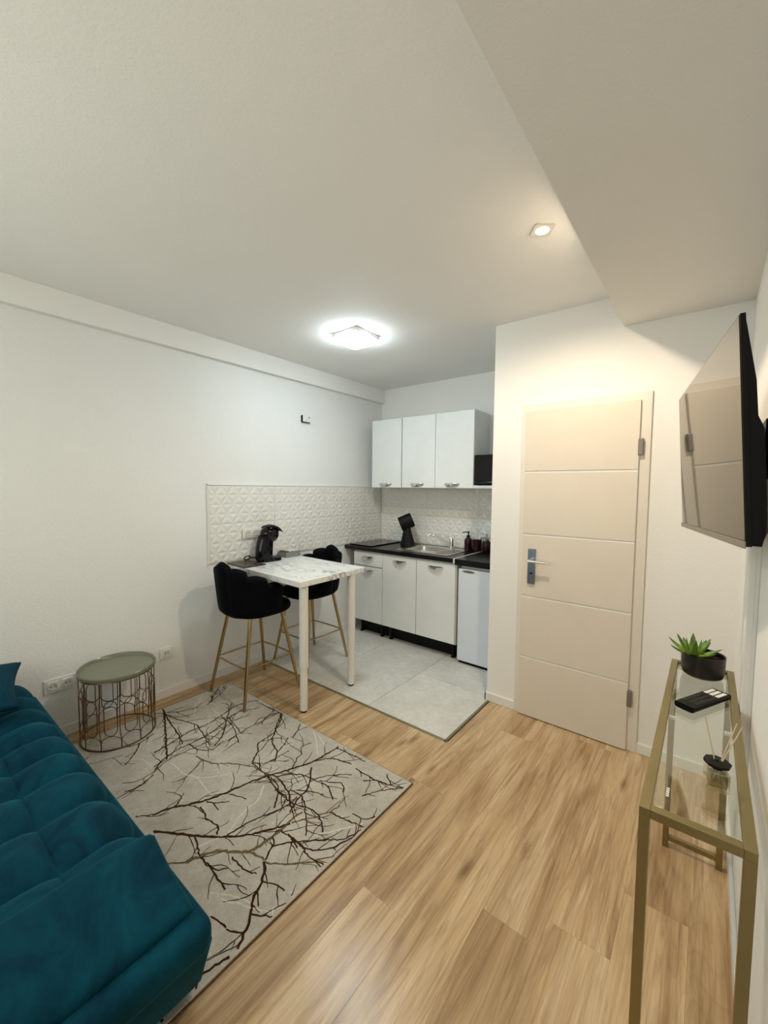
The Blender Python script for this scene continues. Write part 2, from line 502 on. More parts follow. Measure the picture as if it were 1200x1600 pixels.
for xa, xb in ((WX0, xm), (xm, WX1)):
    bm = bmesh.new()
    box(bm, xa, xa + 0.06, YB - 0.11, YB - 0.05, WZ0, WZ1); box(bm, xb - 0.06, xb, YB - 0.11, YB - 0.05, WZ0, WZ1)
    box(bm, xa + 0.06, xb - 0.06, YB - 0.11, YB - 0.05, WZ0, WZ0 + 0.06); box(bm, xa + 0.06, xb - 0.06, YB - 0.11, YB - 0.05, WZ1 - 0.06, WZ1)
    sash = put('added_sash', bm, 'trim', added_win)
    put('added_pane', B(xa + 0.06, xb - 0.06, YB - 0.083, YB - 0.077, WZ0 + 0.06, WZ1 - 0.06), 'glass', sash)
put('added_sill', B(WX0 - 0.03, WX1 + 0.03, YB - 0.05, YB + 0.03, WZ0 - 0.03, WZ0, bev=0.004), 'trim', added_win)
ceiling = struct(put('ceiling', B(-0.15, XR + 0.15, YB - 0.15, YK + 0.15, H, H + 0.12), 'ceil'), 'off-white rough ceiling')
# lowered soffit with slanted side
bm = bmesh.new()
pr = [(2.466, H), (2.537, HS), (XR, HS), (XR, H)]
va = [bm.verts.new((x, YB, z)) for x, z in pr]; vb = [bm.verts.new((x, YD, z)) for x, z in pr]
bm.faces.new(va); bm.faces.new(vb[::-1])
for i in range(4): bm.faces.new((va[i], va[(i + 1) % 4], vb[(i + 1) % 4], vb[i]))
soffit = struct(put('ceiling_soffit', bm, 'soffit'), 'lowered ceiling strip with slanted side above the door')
trim_1 = struct(put('trim_1', B(0, 0.042, YB, YK, 2.4386, H, bev=0.002), 'wall'), 'shallow white beam along the top of the left wall')
# skirting
struct(put('baseboard_left', B(0, 0.013, YB, YK, 0, 0.062, bev=0.003), 'trim'), 'white skirting on the left wall')
bm = bmesh.new(); box(bm, XP - 0.013, 1.979, YD - 0.013, YD, 0, 0.06, bev=0.003); box(bm, 2.689, XR, YD - 0.013, YD, 0, 0.06, bev=0.003)
struct(put('baseboard_front', bm, 'trim'), 'white skirting beside the door')
struct(put('baseboard_right', B(XR - 0.013, XR, YB, YD - 0.013, 0, 0.06, bev=0.003), 'trim'), 'white skirting on the right wall')
struct(put('baseboard_alcove', B(XP - 0.013, XP, YD - 0.013, YK, 0, 0.06, bev=0.003), 'trim'), 'white skirting in the kitchen alcove')
struct(put('baseboard_rear', B(0, XR, YB, YB + 0.013, 0, 0.06, bev=0.003), 'trim'), 'white skirting on the rear wall')

# relief tiles of the splashback: local x = along wall, local z = up, -y = out of the wall
def relief_tile(w, h=0.298, rows=4, base=0.1):
    bm = bmesh.new()
    rh = h / rows
    th, pk = 0.0070, 0.0052
    def rowx(r):
        xs = [0.0]
        x = base if r % 2 == 0 else base / 2
        while x < w - 1e-4:
            xs.append(x); x += base
        xs.append(w); return xs
    R_ = [[bm.verts.new((x, -th, r * rh)) for x in rowx(r)] for r in range(rows + 1)]
    def tri(a, b, c):
        m_ = (a.co + b.co + c.co) / 3 + Vector((0, -pk, 0))
        v = bm.verts.new(m_)
        bm.faces.new((a, b, v)); bm.faces.new((b, c, v)); bm.faces.new((c, a, v))
    for r in range(rows):
        lo, hi = R_[r], R_[r + 1]
        i = j = 0
        while i < len(lo) - 1 or j < len(hi) - 1:
            if j == len(hi) - 1 or (i < len(lo) - 1 and lo[i + 1].co.x <= hi[j + 1].co.x):
                tri(lo[i], lo[i + 1], hi[j]); i += 1
            else:
                tri(lo[i], hi[j + 1], hi[j]); j += 1
    # sides back to the wall
    bd = [e for e in bm.edges if e.is_boundary]
    ex = bmesh.ops.extrude_edge_only(bm, edges=bd)
    for v in ex['geom']:
        if isinstance(v, bmesh.types.BMVert): v.co.y = 0
    return bm
ZS0 = 0.902
def lay_tiles(parent, origin, ang, length):
    src = {}
    x = 0
    while x < length - 0.03:
        w = round(min(0.598, length - x - 0.002), 4)
        for r in range(2):
            if w not in src:
                t = put('wall_tile', relief_tile(w), 'wall_tile', parent); src[w] = t
            else:
                t = share('wall_tile', src[w], parent)
            ca, sa = math.cos(ang), math.sin(ang)
            t.location = (origin[0] + ca * (x + 0.001), origin[1] + sa * (x + 0.001), ZS0 + r * 0.2995)
            t.rotation_euler = (0, 0, ang)
        x += 0.6
lay_tiles(wall_left, (0.001, 1.590), PI / 2, YK - 1.590 - 0.012)     # local -y of a +90 deg turn points to +x
lay_tiles(wall_back, (0.014, YK - 0.001), 0.0, XP - 0.014)
bm = bmesh.new(); box(bm, 0, 0.014, 1.580, YK, ZS0 + 0.598, ZS0 + 0.606, bev=0.001); box(bm, 0, 0.014, 1.580, 1.588, ZS0 - 0.004, ZS0 + 0.606, bev=0.001)
struct(put('trim_2', bm, 'trim'), 'white edge profile of the left splashback')
struct(put('trim_3', B(0.014, XP, YK - 0.014, YK, ZS0 + 0.598, ZS0 + 0.606, bev=0.001), 'trim'), 'white edge profile of the kitchen splashback')
bm = bmesh.new(); box(bm, 0, 0.004, 1.588, 3.6, ZS0, ZS0 + 0.597); struct(put('trim_4', bm, 'grout'), 'grout bed behind the relief tiles')

# ------------------------------------------------------------------ door
door = thing('door_1', 'white grooved interior door with steel lever handle', 'door', (2.33, YD, 0))
del door['category']
struct(door)
bm = bmesh.new()
box(bm, 1.979, 2.020, YD - 0.016, YD + 0.10, 0, 2.034, bev=0.002)
box(bm, 2.632, 2.689, YD - 0.016, YD + 0.10, 0, 2.034, bev=0.002)
box(bm, 2.018, 2.634, YD - 0.016, YD + 0.10, 1.985, 2.034, bev=0.002)
put('door_frame', bm, 'door_frame', door)
leaf = put('door_leaf', B(2.012, 2.638, YD - 0.030, YD + 0.012, 0.006, 1.990, bev=0.002), 'trim', door)  # leaf whiter than the panels, painting highlight lines into the grooves
zz = [0.006, 0.398, 0.800, 1.203, 1.604, 1.990]
for a, b_ in zip(zz, zz[1:]):
    put('door_panel', B(2.012, 2.638, YD - 0.034, YD - 0.029, a + (0.005 if a > 0.1 else 0), b_ - (0.005 if b_ < 1.9 else 0), bev=0.0022), 'door', leaf)
put('handle_plate', B(2.053, 2.100, YD - 0.046, YD - 0.033, 0.885, 1.112, bev=0.002), 'dark_steel', door)
bm = bmesh.new()
tube(bm, [(2.077, YD - 0.044, 1.040), (2.077, YD - 0.090, 1.040)], 0.010, 12)
tube(bm, [(2.068, YD - 0.092, 1.040), (2.10, YD - 0.093, 1.040), (2.20, YD - 0.090, 1.038)], [0.010, 0.009, 0.007], 12)
put('lever', bm, 'chrome', door, smooth=True)
put('keyhole', lathe(bmesh.new(), [(0.0, 0.0), (0.006, 0.0), (0.006, 0.002), (0.0, 0.002)], 14, (2.077, YD - 0.0475, 0.955), Matrix.Rotation(PI / 2, 3, 'X')), 'black', door)
for hz in (1.732, 0.311):
    bm = bmesh.new(); box(bm, 2.634, 2.658, YD - 0.041, YD - 0.015, hz - 0.046, hz + 0.046, bev=0.003)
    put('hinge', bm, 'hinge', door)

# ================================================================== CEILING LIGHTS
def square_dome(bm, s, hgt, rcorner, z):
    # rounded square shallow dome hanging below z
    def f(u, v):
        a = 2 * PI * u
        c, sn = math.cos(a), math.sin(a)
        p = 5.0
        rr = 1.0 / ((abs(c) ** p + abs(sn) ** p) ** (1 / p))
        t = v
        k_ = math.sin(t * PI / 2) ** 0.9
        prof = math.cos(t * PI / 2) ** 0.6
        return Vector((c * rr * s * k_, sn * rr * s * k_, z - hgt * prof))
    return grid(bm, f, 64, 16, wrap_u=True)
lamp = thing('ceiling_lamp', 'lit square white ceiling lamp with rounded diffuser above the kitchen', 'lamp', (0.915, 2.222, H))
put('mounting_plate', B(0.915 - 0.121, 0.915 + 0.121, 2.222 - 0.121, 2.222 + 0.121, H - 0.029, H, bev=0.005), 'trim', lamp)
bm = square_dome(bmesh.new(), 0.120, 0.044, 0.05, H - 0.0292)
bm.transform(Matrix.Translation((0.915, 2.222, 0)))
put('diffuser', bm, 'lamp', lamp, smooth='all')

def downlight(x, y, label, rz):
    t = thing('ceiling_spot', label, 'spotlight', (x, y, H), rz)
    bm = bmesh.new()
    n = 32; s = 0.042
    for zt in (0,):
        outer = []; inner = []; innert = []
        for k_ in range(n):
            a = 2 * PI * (k_ + 0.5) / n; c, sn = math.cos(a), math.sin(a)
            q = s / max(abs(c), abs(sn))
            outer.append((bm.verts.new((c * q, sn * q, 0.0)), bm.verts.new((c * q, sn * q, -0.005))))
            inner.append((bm.verts.new((c * 0.029, sn * 0.029, -0.005)), bm.verts.new((c * 0.027, sn * 0.027, -0.001))))
        for k_ in range(n):
            l = (k_ + 1) % n
            bm.faces.new((outer[k_][0], outer[l][0], outer[l][1], outer[k_][1]))
            bm.faces.new((outer[k_][1], outer[l][1], inner[l][0], inner[k_][0]))
            bm.faces.new((inner[k_][0], inner[l][0], inner[l][1], inner[k_][1]))
    put('bezel', bm, 'steel', t, local=True)
    put('lens', lathe(bmesh.new(), [(0.027, -0.001), (0.026, -0.006), (0.018, -0.009), (0.0, -0.0105)], 28), 'spot_lens', t, smooth='all', local=True)
    ld = bpy.data.lights.new('downlight_bulb', 'SPOT')
    ld.energy = SPOT_WATT; ld.color = SPOT_COL
    ld.spot_size = math.radians(172); ld.spot_blend = 0.55; ld.shadow_soft_size = 0.026
    lo = bpy.data.objects.new('downlight_bulb', ld)
    COL.objects.link(lo); lo.parent = t; lo.location = (0, 0, -0.016)
    return t
downlight(2.351, 1.811, 'small square warm downlight in the ceiling beside the lowered strip', math.radians(37))

# ================================================================== KITCHEN
UF, LF, WT = 3.333, 3.085, 0.898      # front planes of wall / base units, worktop height

def bow_handle(parent, x, y, z, w=0.158, down=True):
    """flat half-moon chrome handle standing off a front that faces -y"""
    bm = bmesh.new()
    n = 18
    V = []
    for i in range(n + 1):
        t = i / n; u = (t - 0.5) * w
        s = math.sin(PI * t)
        out = 0.003 + 0.026 * s ** 0.6
        ht = 0.012; hb = 0.006 + 0.018 * s ** 0.8
        V.append([bm.verts.new((x + u, y - out + 0.006, z - hb)), bm.verts.new((x + u, y - out, z - hb + 0.005)), bm.verts.new((x + u, y - out, z + ht - 0.003)), bm.verts.new((x + u, y - out + 0.006, z + ht))])
    for i in range(n):
        for k_ in range(4):
            bm.faces.new((V[i][k_], V[i + 1][k_], V[i + 1][(k_ + 1) % 4], V[i][(k_ + 1) % 4]))
    bm.faces.new(V[0][::-1]); bm.faces.new(V[-1])
    return put('handle', bm, 'chrome', parent, smooth=True, angle=50)

def carcass(bm, x0, x1, y0, y1, z0, z1, t=0.016):
    box(bm, x0, x0 + t, y0, y1, z0, z1); box(bm, x1 - t, x1, y0, y1, z0, z1)
    box(bm, x0 + t, x1 - t, y0, y1, z0, z0 + t); box(bm, x0 + t, x1 - t, y0, y1, z1 - t, z1)
    box(bm, x0 + t, x1 - t, y1 - 0.006, y1, z0 + t, z1 - t)
    return bm

UB, UT = 1.4955, 2.190
c1 = thing('wall_cabinet', 'single-door white wall cabinet nearest the left wall', 'cabinet', (0.335, UF, UB), group='white wall cabinets')
put('body', carcass(bmesh.new(), 0.141, 0.524, UF + 0.018, YK, UB, UT), 'carcass', c1)
dr = put('door', B(0.142, 0.522, UF, UF + 0.017, UB + 0.001, UT - 0.001, bev=0.0015), 'front', c1)
bow_handle(dr, 0.325, UF, UB + 0.036)
c2 = thing('wall_cabinet', 'double-door white wall cabinet beside the microwave', 'cabinet', (0.92, UF, UB), group='white wall cabinets')
put('body', carcass(bmesh.new(), 0.532, 1.311, UF + 0.018, 3.625, UB, UT), 'carcass', c2)
put('rear_rail', B(0.54, 1.306, 3.6255, YK, UB + 0.01, UT - 0.004), 'carcass', c2)
for a, b_, hx in ((0.533, 0.915, 0.715), (0.919, 1.310, 1.098)):
    dr = put('door', B(a, b_, UF, UF + 0.017, UB + 0.001, UT - 0.001, bev=0.0015), 'front', c2)
    bow_handle(dr, hx, UF, UB + 0.036)
sh = tag(put('microwave_shelf', B(1.3125, XP - 0.001, UF + 0.004, YK - 0.016, UB, UB + 0.026, bev=0.0015), 'front'), 'white shelf board carrying the microwave', 'shelf')
mw = thing('microwave', 'black microwave on the shelf beside the wall cabinets', 'microwave', (1.54, UF + 0.15, UB + 0.026))
z0 = UB + 0.0265
put('housing', B(1.318, 1.770, UF + 0.022, 3.62, z0 + 0.008, z0 + 0.268, bev=0.004), 'black', mw)
md = put('door', B(1.320, 1.655, UF, UF + 0.021, z0 + 0.036, z0 + 0.266, bev=0.003), 'black_gloss', mw)
put('window', B(1.365, 1.60, UF - 0.0015, UF + 0.001, z0 + 0.080, z0 + 0.222, bev=0.0005), 'black_gloss', md)
put('control_panel', B(1.657, 1.768, UF, UF + 0.021, z0 + 0.036, z0 + 0.266, bev=0.003), 'black', mw)
put('lower_trim', B(1.320, 1.768, UF - 0.004, UF + 0.021, z0 + 0.010, z0 + 0.033, bev=0.004), 'black_gloss', mw)
for x in (1.35, 1.74):
    put('foot', B(x - 0.012, x + 0.012, UF + 0.05, UF + 0.075, z0, z0 + 0.008), 'black', mw)

# base units
b1 = thing('base_cabinet', 'white base unit with a small and a tall drawer front, left of the sink', 'cabinet', (0.305, LF, 0), group='white base cabinets')
put('body', carcass(bmesh.new(), 0.118, 0.491, LF + 0.019, 3.62, 0.150, 0.859), 'carcass', b1)
d1 = put('drawer', B(0.119, 0.490, LF, LF + 0.018, 0.712, 0.843, bev=0.0015), 'front', b1); bow_handle(d1, 0.305, LF, 0.797)
d2 = put('drawer', B(0.119, 0.490, LF, LF + 0.018, 0.150, 0.704, bev=0.0015), 'front', b1); bow_handle(d2, 0.305, LF, 0.668)
b2 = thing('base_cabinet', 'white double-door sink unit on black feet', 'cabinet', (0.89, LF, 0), group='white base cabinets')
put('body', carcass(bmesh.new(), 0.496, 1.286, LF + 0.019, 3.62, 0.150, 0.859), 'carcass', b2)
put('end_panel', B(1.286, 1.302, LF + 0.002, 3.62, 0.150, 0.847), 'carcass_edge', b2)
for a, b_, hx in ((0.496, 0.886, 0.70), (0.892, 1.285, 1.09)):
    dd = put('door', B(a, b_, LF, LF + 0.018, 0.150, 0.845, bev=0.0015), 'front', b2); bow_handle(dd, hx, LF, 0.800)
def cab_foot(parent, x, y):
    put('foot', lathe(bmesh.new(), [(0.0, 0.0045), (0.022, 0.0045), (0.022, 0.014), (0.012, 0.024), (0.012, 0.12), (0.026, 0.138), (0.026, 0.149), (0, 0.149)], 16, (x, y, 0)), 'black', parent, smooth=True)
for x, y in ((0.17, LF + 0.08), (0.44, LF + 0.08), (0.17, 3.56), (0.44, 3.56)): cab_foot(b1, x, y)
for x, y in ((0.55, LF + 0.08), (1.24, LF + 0.08), (0.55, 3.56), (1.24, 3.56)): cab_foot(b2, x, y)

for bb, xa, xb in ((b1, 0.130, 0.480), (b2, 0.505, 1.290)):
    put('plinth_or_shade_panel', B(xa, xb, LF + 0.115, LF + 0.130, 0.0045, 0.149), 'black_matte', bb)  # black panels added to stand for the shade under the base units

# worktop with a cut-out for the sink bowl
SX0, SX1, SY0, SY1 = 0.655, 0.985, 3.205, 3.525
bm = bmesh.new()
WY0, WY1 = LF - 0.018, YK - 0.016
box(bm, 0.002, SX0 - 0.001, WY0, WY1, 0.861, WT, bev=0.002); box(bm, SX1 + 0.001, 1.272, WY0, WY1, 0.861, WT, bev=0.002)
box(bm, SX0 - 0.002, SX1 + 0.002, WY0, SY0 - 0.001, 0.861, WT, bev=0.002); box(bm, SX0 - 0.002, SX1 + 0.002, SY1 + 0.001, WY1, 0.861, WT, bev=0.002)
wt = tag(put('worktop', bm, 'worktop'), 'black worktop with the steel sink set into it', 'worktop')
w2 = thing('worktop', 'short black worktop above the small fridge', 'worktop', (1.53, LF, 0.83))
put('slab', B(1.2875, XP - 0.002, WY0, WY1, 0.848, WT + 0.001, bev=0.002), 'worktop', w2)
put('edge_strip', B(1.2735, 1.287, WY0 - 0.002, WY1, 0.8595, WT + 0.002, bev=0.001), 'plastic_white', w2)
hob = thing('cooktop', 'flat black cooktop panel lying on the worktop corner by the left wall', 'cooktop', (0.2, 3.36, WT))
put('glass_plate', B(0.035, 0.325, 3.115, 3.625, WT + 0.0005, WT + 0.012, bev=0.002), 'black_gloss', hob)
for yy in (3.24, 3.47):
    put('cooking_zone', lathe(bmesh.new(), [(0.068, WT + 0.0122), (0.070, WT + 0.0126), (0.072, WT + 0.0122)], 40, (0.18, yy, 0)), 'btn_grey', hob)

# sink
sk = thing('sink', 'stainless steel inset sink with drainer', 'sink', (0.87, 3.39, WT))
bm = bmesh.new()
ox0, ox1, oy0, oy1 = 0.600, 1.170, 3.150, 3.600
box(bm, ox0, SX0 + 0.004, oy0, oy1, WT, WT + 0.005, bev=0.002); box(bm, SX1 - 0.004, ox1, oy0, oy1, WT, WT + 0.005, bev=0.002)
box(bm, SX0, SX1, oy0, SY0 + 0.004, WT, WT + 0.005, bev=0.002); box(bm, SX0, SX1, SY1 - 0.004, oy1, WT, WT + 0.005, bev=0.002)
put('rim', bm, 'steel', sk)
def bowl(u, v):
    a = 2 * PI * u; c, s = math.cos(a), math.sin(a); p = 7.0
    rr = 1.0 / ((abs(c) ** p + abs(s) ** p) ** (1 / p))
    if v < 0.6: k_ = 1 - 0.10 * (v / 0.6); z = -0.125 * (v / 0.6) ** 0.8
    else: k_ = 0.9 * (1 - (v - 0.6) / 0.4); z = -0.125 - 0.010 * min(1, (v - 0.6) / 0.15)
    return Vector(((SX0 + SX1) / 2 + c * rr * k_ * (SX1 - SX0) / 2 * 0.995, (SY0 + SY1) / 2 + s * rr * k_ * (SY1 - SY0) / 2 * 0.995, WT + 0.004 + z))
put('bowl', grid(bmesh.new(), bowl, 64, 20, wrap_u=True), 'steel', sk, smooth='all')
for i in range(6):
    put('drain_rib', B(1.012 + i * 0.024, 1.020 + i * 0.024, 3.20, 3.50, WT + 0.004, WT + 0.008, bev=0.002), 'steel', sk)
put('drain', lathe(bmesh.new(), [(0, -0.001), (0.03, -0.001), (0.036, 0.002), (0.03, 0.004), (0, 0.002)], 24, (0.82, 3.365, WT - 0.131)), 'chrome', sk, smooth=True)
tp = thing('tap', 'chrome mixer tap with long angled spout behind the sink', 'tap', (0.985, 3.555, WT))
put('tap_body', lathe(bmesh.new(), [(0, 0), (0.027, 0), (0.027, 0.008), (0.021, 0.012), (0.021, 0.085), (0.019, 0.098), (0.0, 0.10)], 24, (0.985, 3.555, WT + 0.0052)), 'chrome', tp, smooth=True)
sp = put('spout', tube(bmesh.new(), [(0.98, 3.55, WT + 0.038), (0.93, 3.52, WT + 0.07), (0.845, 3.47, WT + 0.125), (0.812, 3.452, WT + 0.142), (0.795, 3.443, WT + 0.140), (0.792, 3.441, WT + 0.122)], [0.014, 0.0125, 0.012, 0.012, 0.013, 0.014], 12), 'chrome', tp, smooth=True)
put('lever', tube(bmesh.new(), [(0.985, 3.555, WT + 0.10), (0.97, 3.545, WT + 0.116), (0.93, 3.525, WT + 0.122), (0.90, 3.51, WT + 0.119)], [0.012, 0.009, 0.006, 0.004], 10), 'chrome', tp, smooth=True)

# tilted drum device
fn = thing('drum_device', 'matte black device with tilted drum head on flared stand left of the tap', 'device', (0.52, 3.47, WT))
def stand(u, v):
    a = 2 * PI * u
    w = 0.052 * (1 - v) ** 1.1 + 0.036
    return Vector((0.52 + math.cos(a) * w * 0.95 - 0.012 * v, 3.47 + math.sin(a) * w * 0.8, WT + 0.001 + 0.20 * v))
bm = grid(bmesh.new(), stand, 32, 10, wrap_u=True)
bmesh.ops.contextual_create(bm, geom=[e for e in bm.edges if e.is_boundary and e.verts[0].co.z < WT + 0.01])
put('stand', bm, 'black_matte', fn, smooth=True)
rot = Matrix.Rotation(math.radians(38), 3, 'Z') @ Matrix.Rotation(-math.radians(23), 3, 'Y') @ Matrix.Rotation(PI / 2, 3, 'Y')
put('drum', lathe(bmesh.new(), [(0, -0.070), (0.070, -0.070), (0.075, -0.065), (0.075, 0.065), (0.070, 0.070), (0.062, 0.070), (0.058, 0.063), (0.0, 0.063)], 36, (0.497, 3.47, WT + 0.243), rot), 'black_matte', fn, smooth=True)
put('grille', lathe(bmesh.new(), [(0, -0.0715), (0.056, -0.0715), (0.060, -0.0705)], 36, (0.497, 3.47, WT + 0.243), rot), 'black', fn)

# sink-side vessels
sd = thing('soap_dispenser', 'dark red soap dispenser with black pump beside the tap', 'soap dispenser', (1.150, 3.585, WT), group='dark red sink vessels')
put('bottle', lathe(bmesh.new(), [(0, 0.001), (0.034, 0.001), (0.037, 0.005), (0.037, 0.095), (0.032, 0.112), (0.018, 0.122), (0.016, 0.128), (0, 0.128)], 28, (1.150, 3.585, WT)), 'red', sd, smooth=True)
pm = put('pump', lathe(bmesh.new(), [(0, 0.128), (0.017, 0.128), (0.017, 0.146), (0.006, 0.148), (0.006, 0.170), (0.012, 0.172), (0.012, 0.182), (0, 0.183)], 18, (1.150, 3.585, WT)), 'black', sd, smooth=True)
put('nozzle', tube(bmesh.new(), [(1.150, 3.585, WT + 0.178), (1.12, 3.572, WT + 0.177), (1.097, 3.562, WT + 0.168)], [0.006, 0.005, 0.004], 8), 'black', pm, smooth=True)
cp = thing('tumbler', 'dark red tumbler between the soap dispenser and the jar', 'cup', (1.243, 3.585, WT), group='dark red sink vessels')
put('cup_wall', lathe(bmesh.new(), [(0, 0.0015), (0.038, 0.0015), (0.042, 0.005), (0.044, 0.108), (0.041, 0.108), (0.039, 0.008), (0, 0.008)], 28, (1.243, 3.585, WT + 0.002)), 'red', cp, smooth=True)
put('brush_handle', tube(bmesh.new(), [(1.235, 3.585, WT + 0.012), (1.275, 3.575, WT + 0.11), (1.305, 3.565, WT + 0.142)], 0.004, 8), 'black', cp, smooth=True)
jr = thing('jar', 'dark red jar with chrome lid half hidden by the wall corner', 'jar', (1.345, 3.57, WT), group='dark red sink vessels')
put('jar_body', lathe(bmesh.new(), [(0, 0.0015), (0.034, 0.0015), (0.037, 0.006), (0.037, 0.096), (0.03, 0.106), (0, 0.106)], 28, (1.345, 3.57, WT + 0.002)), 'red', jr, smooth=True)
put('lid', lathe(bmesh.new(), [(0, 0.107), (0.031, 0.107), (0.033, 0.112), (0.033, 0.142), (0.02, 0.152), (0.008, 0.155), (0.010, 0.172), (0, 0.176)], 28, (1.345, 3.57, WT + 0.002)), 'chrome', jr, smooth=True)

# small fridge
fg = thing('fridge', 'small white undercounter fridge beside the sink unit', 'fridge', (1.545, 3.35, 0))
put('body', B(1.318, 1.770, LF + 0.045, 3.60, 0.030, 0.838, bev=0.006), 'fridge', fg)
fd = put('door', B(1.316, 1.772, LF, LF + 0.043, 0.030, 0.822, bev=0.006, seg=3), 'fridge', fg)
bm = bmesh.new()
lathe(bm, [(0, 0), (0.058, 0), (0.052, -0.003), (0, -0.003)], 28)
bm.transform(Matrix.Translation((1.41, LF + 0.0005, 0.800)) @ Matrix.Rotation(-PI / 2, 4, 'X') @ Matrix.Diagonal((1, 0.19, 1, 1)))
put('grip_recess', bm, 'hinge', fd)
put('plinth_or_shade_panel', B(1.325, 1.765, LF + 0.02, 3.58, 0.0045, 0.030), 'black', fg)

# ================================================================== TABLE WITH MARBLE TOP
TZ = 0.886
tb = thing('bar_table', 'high wall-mounted table with white marble-look top on two white legs', 'table', (0.46, 2.03, 0))
bm = bmesh.new()
co = [(0.016, 1.728), (0.938, 1.690), (0.918, 2.340), (0.016, 2.372)]
lo = [bm.verts.new((x, y, TZ - 0.036)) for x, y in co]; hi = [bm.verts.new((x, y, TZ)) for x, y in co]
bm.faces.new(lo[::-1]); bm.faces.new(hi)
for i in range(4): bm.faces.new((lo[i], lo[(i + 1) % 4], hi[(i + 1) % 4], hi[i]))
bmesh.ops.bevel(bm, geom=bm.edges[:], offset=0.0015, segments=2, affect='EDGES')
put('tabletop', bm, 'marble', tb)
for x, y, zf in ((0.897, 1.752, 0.0005), (0.892, 2.215, 0.0045)):
    lg = put('leg', lathe(bmesh.new(), [(0, 0.30), (0.030, 0.30), (0.030, TZ - 0.0365), (0, TZ - 0.0365)], 24, (x, y, 0)), 'leg_white', tb, smooth=True)
    put('leg_extension', lathe(bmesh.new(), [(0, zf + 0.012), (0.025, zf + 0.012), (0.025, 0.31), (0, 0.31)], 24, (x, y, 0)), 'leg_white', lg, smooth=True)
    put('foot_cap', lathe(bmesh.new(), [(0, zf), (0.022, zf), (0.024, zf + 0.012), (0, zf + 0.012)], 24, (x, y, 0)), 'black', lg, smooth=True)
put('wall_bracket', B(0.0005, 0.03, 1.80, 2.30, TZ - 0.062, TZ - 0.037, bev=0.002), 'leg_white', tb)

bd = tag(put('serving_board', B(0, 0.255, 0, 0.186, 0, 0.010, bev=0.002), 'board'), 'dark flat board on the table against the wall', 'board')
bd.location = (0.020, 1.724, TZ + 0.0005); bd.rotation_euler = (0, 0, math.radians(-2.3))

# capsule coffee machine
cmx, cmy = 0.135, 2.004
cm = thing('coffee_machine', 'black round-headed capsule coffee machine on the table', 'coffee machine', (cmx, cmy, TZ))
zb = TZ + 0.001
def oval(bm, cx, cy, rx, ry, z0, z1, n=32):
    a = [bm.verts.new((cx + rx * math.cos(2 * PI * k_ / n), cy + ry * math.sin(2 * PI * k_ / n), z0)) for k_ in range(n)]
    b_ = [bm.verts.new((cx + rx * math.cos(2 * PI * k_ / n), cy + ry * math.sin(2 * PI * k_ / n), z1)) for k_ in range(n)]
    bm.faces.new(a[::-1]); bm.faces.new(b_)
    for k_ in range(n): bm.faces.new((a[k_], a[(k_ + 1) % n], b_[(k_ + 1) % n], b_[k_]))
    return bm
put('base', oval(bmesh.new(), cmx, cmy + 0.005, 0.070, 0.085, zb, zb + 0.022), 'black_gloss', cm, smooth=True)
put('drip_tray', oval(bmesh.new(), cmx + 0.010, cmy + 0.078, 0.056, 0.056, zb, zb + 0.026), 'black', cm, smooth=True)
def col(u, v):
    a = 2 * PI * u
    rx = 0.062 - 0.006 * v; ry = 0.072 - 0.010 * v + 0.006 * math.sin(PI * v)
    cy = cmy - 0.018 + 0.022 * v * v
    return Vector((cmx + rx * math.cos(a), cy + ry * math.sin(a), zb + 0.02 + 0.19 * v))
bm = grid(bmesh.new(), col, 32, 12, wrap_u=True)
put('body', bm, 'black_gloss', cm, smooth='all')
bm = bmesh.new(); bmesh.ops.create_uvsphere(bm, u_segments=32, v_segments=20, radius=1.0)
bm.transform(Matrix.Translation((cmx + 0.005, cmy + 0.034, TZ + 0.222)) @ Matrix.Diagonal((0.066, 0.080, 0.073, 1)))
hd = put('head', bm, 'black_gloss', cm, smooth='all')
def visor(u, v):
    a = (u - 0.5) * PI * 0.95; t = v * PI * 0.62 - 0.55
    r = 0.083
    return Vector((cmx + 0.005 + 0.068 * math.sin(a) * math.cos(t * 0.3), cmy + 0.034 + r * math.sin(t) * math.cos(a * 0.5) + 0.012 * v * v * 2, TZ + 0.222 + 0.077 * math.cos(t) * math.cos(a * 0.6)))
bm = grid(bmesh.new(), visor, 20, 16)
bmesh.ops.solidify(bm, geom=bm.faces[:], thickness=0.005)
put('lever_visor', bm, 'black_gloss', hd, smooth=True)
put('nozzle', lathe(bmesh.new(), [(0, 0), (0.014, 0), (0.020, 0.03), (0, 0.03)], 18, (cmx + 0.008, cmy + 0.085, TZ + 0.165)), 'black', hd, smooth=True)
put('flow_dial', lathe(bmesh.new(), [(0, 0), (0.020, 0), (0.018, 0.006), (0, 0.007)], 24, (cmx + 0.056, cmy - 0.005, TZ + 0.105), Matrix.Rotation(PI / 2, 3, 'Y')), 'black', cm, smooth=True)
cl = [(cmx - 0.05, cmy - 0.06, zb + 0.03)] + [(cmx - 0.065 + 0.012 * math.cos(a), cmy - 0.130 + 0.026 * math.sin(a), zb + 0.034 + 0.018 * math.cos(a)) for a in [PI / 2 + i * PI / 6 for i in range(13)]]
put('power_cord', tube(bmesh.new(), cl, 0.005, 8), 'black', cm, smooth=True)

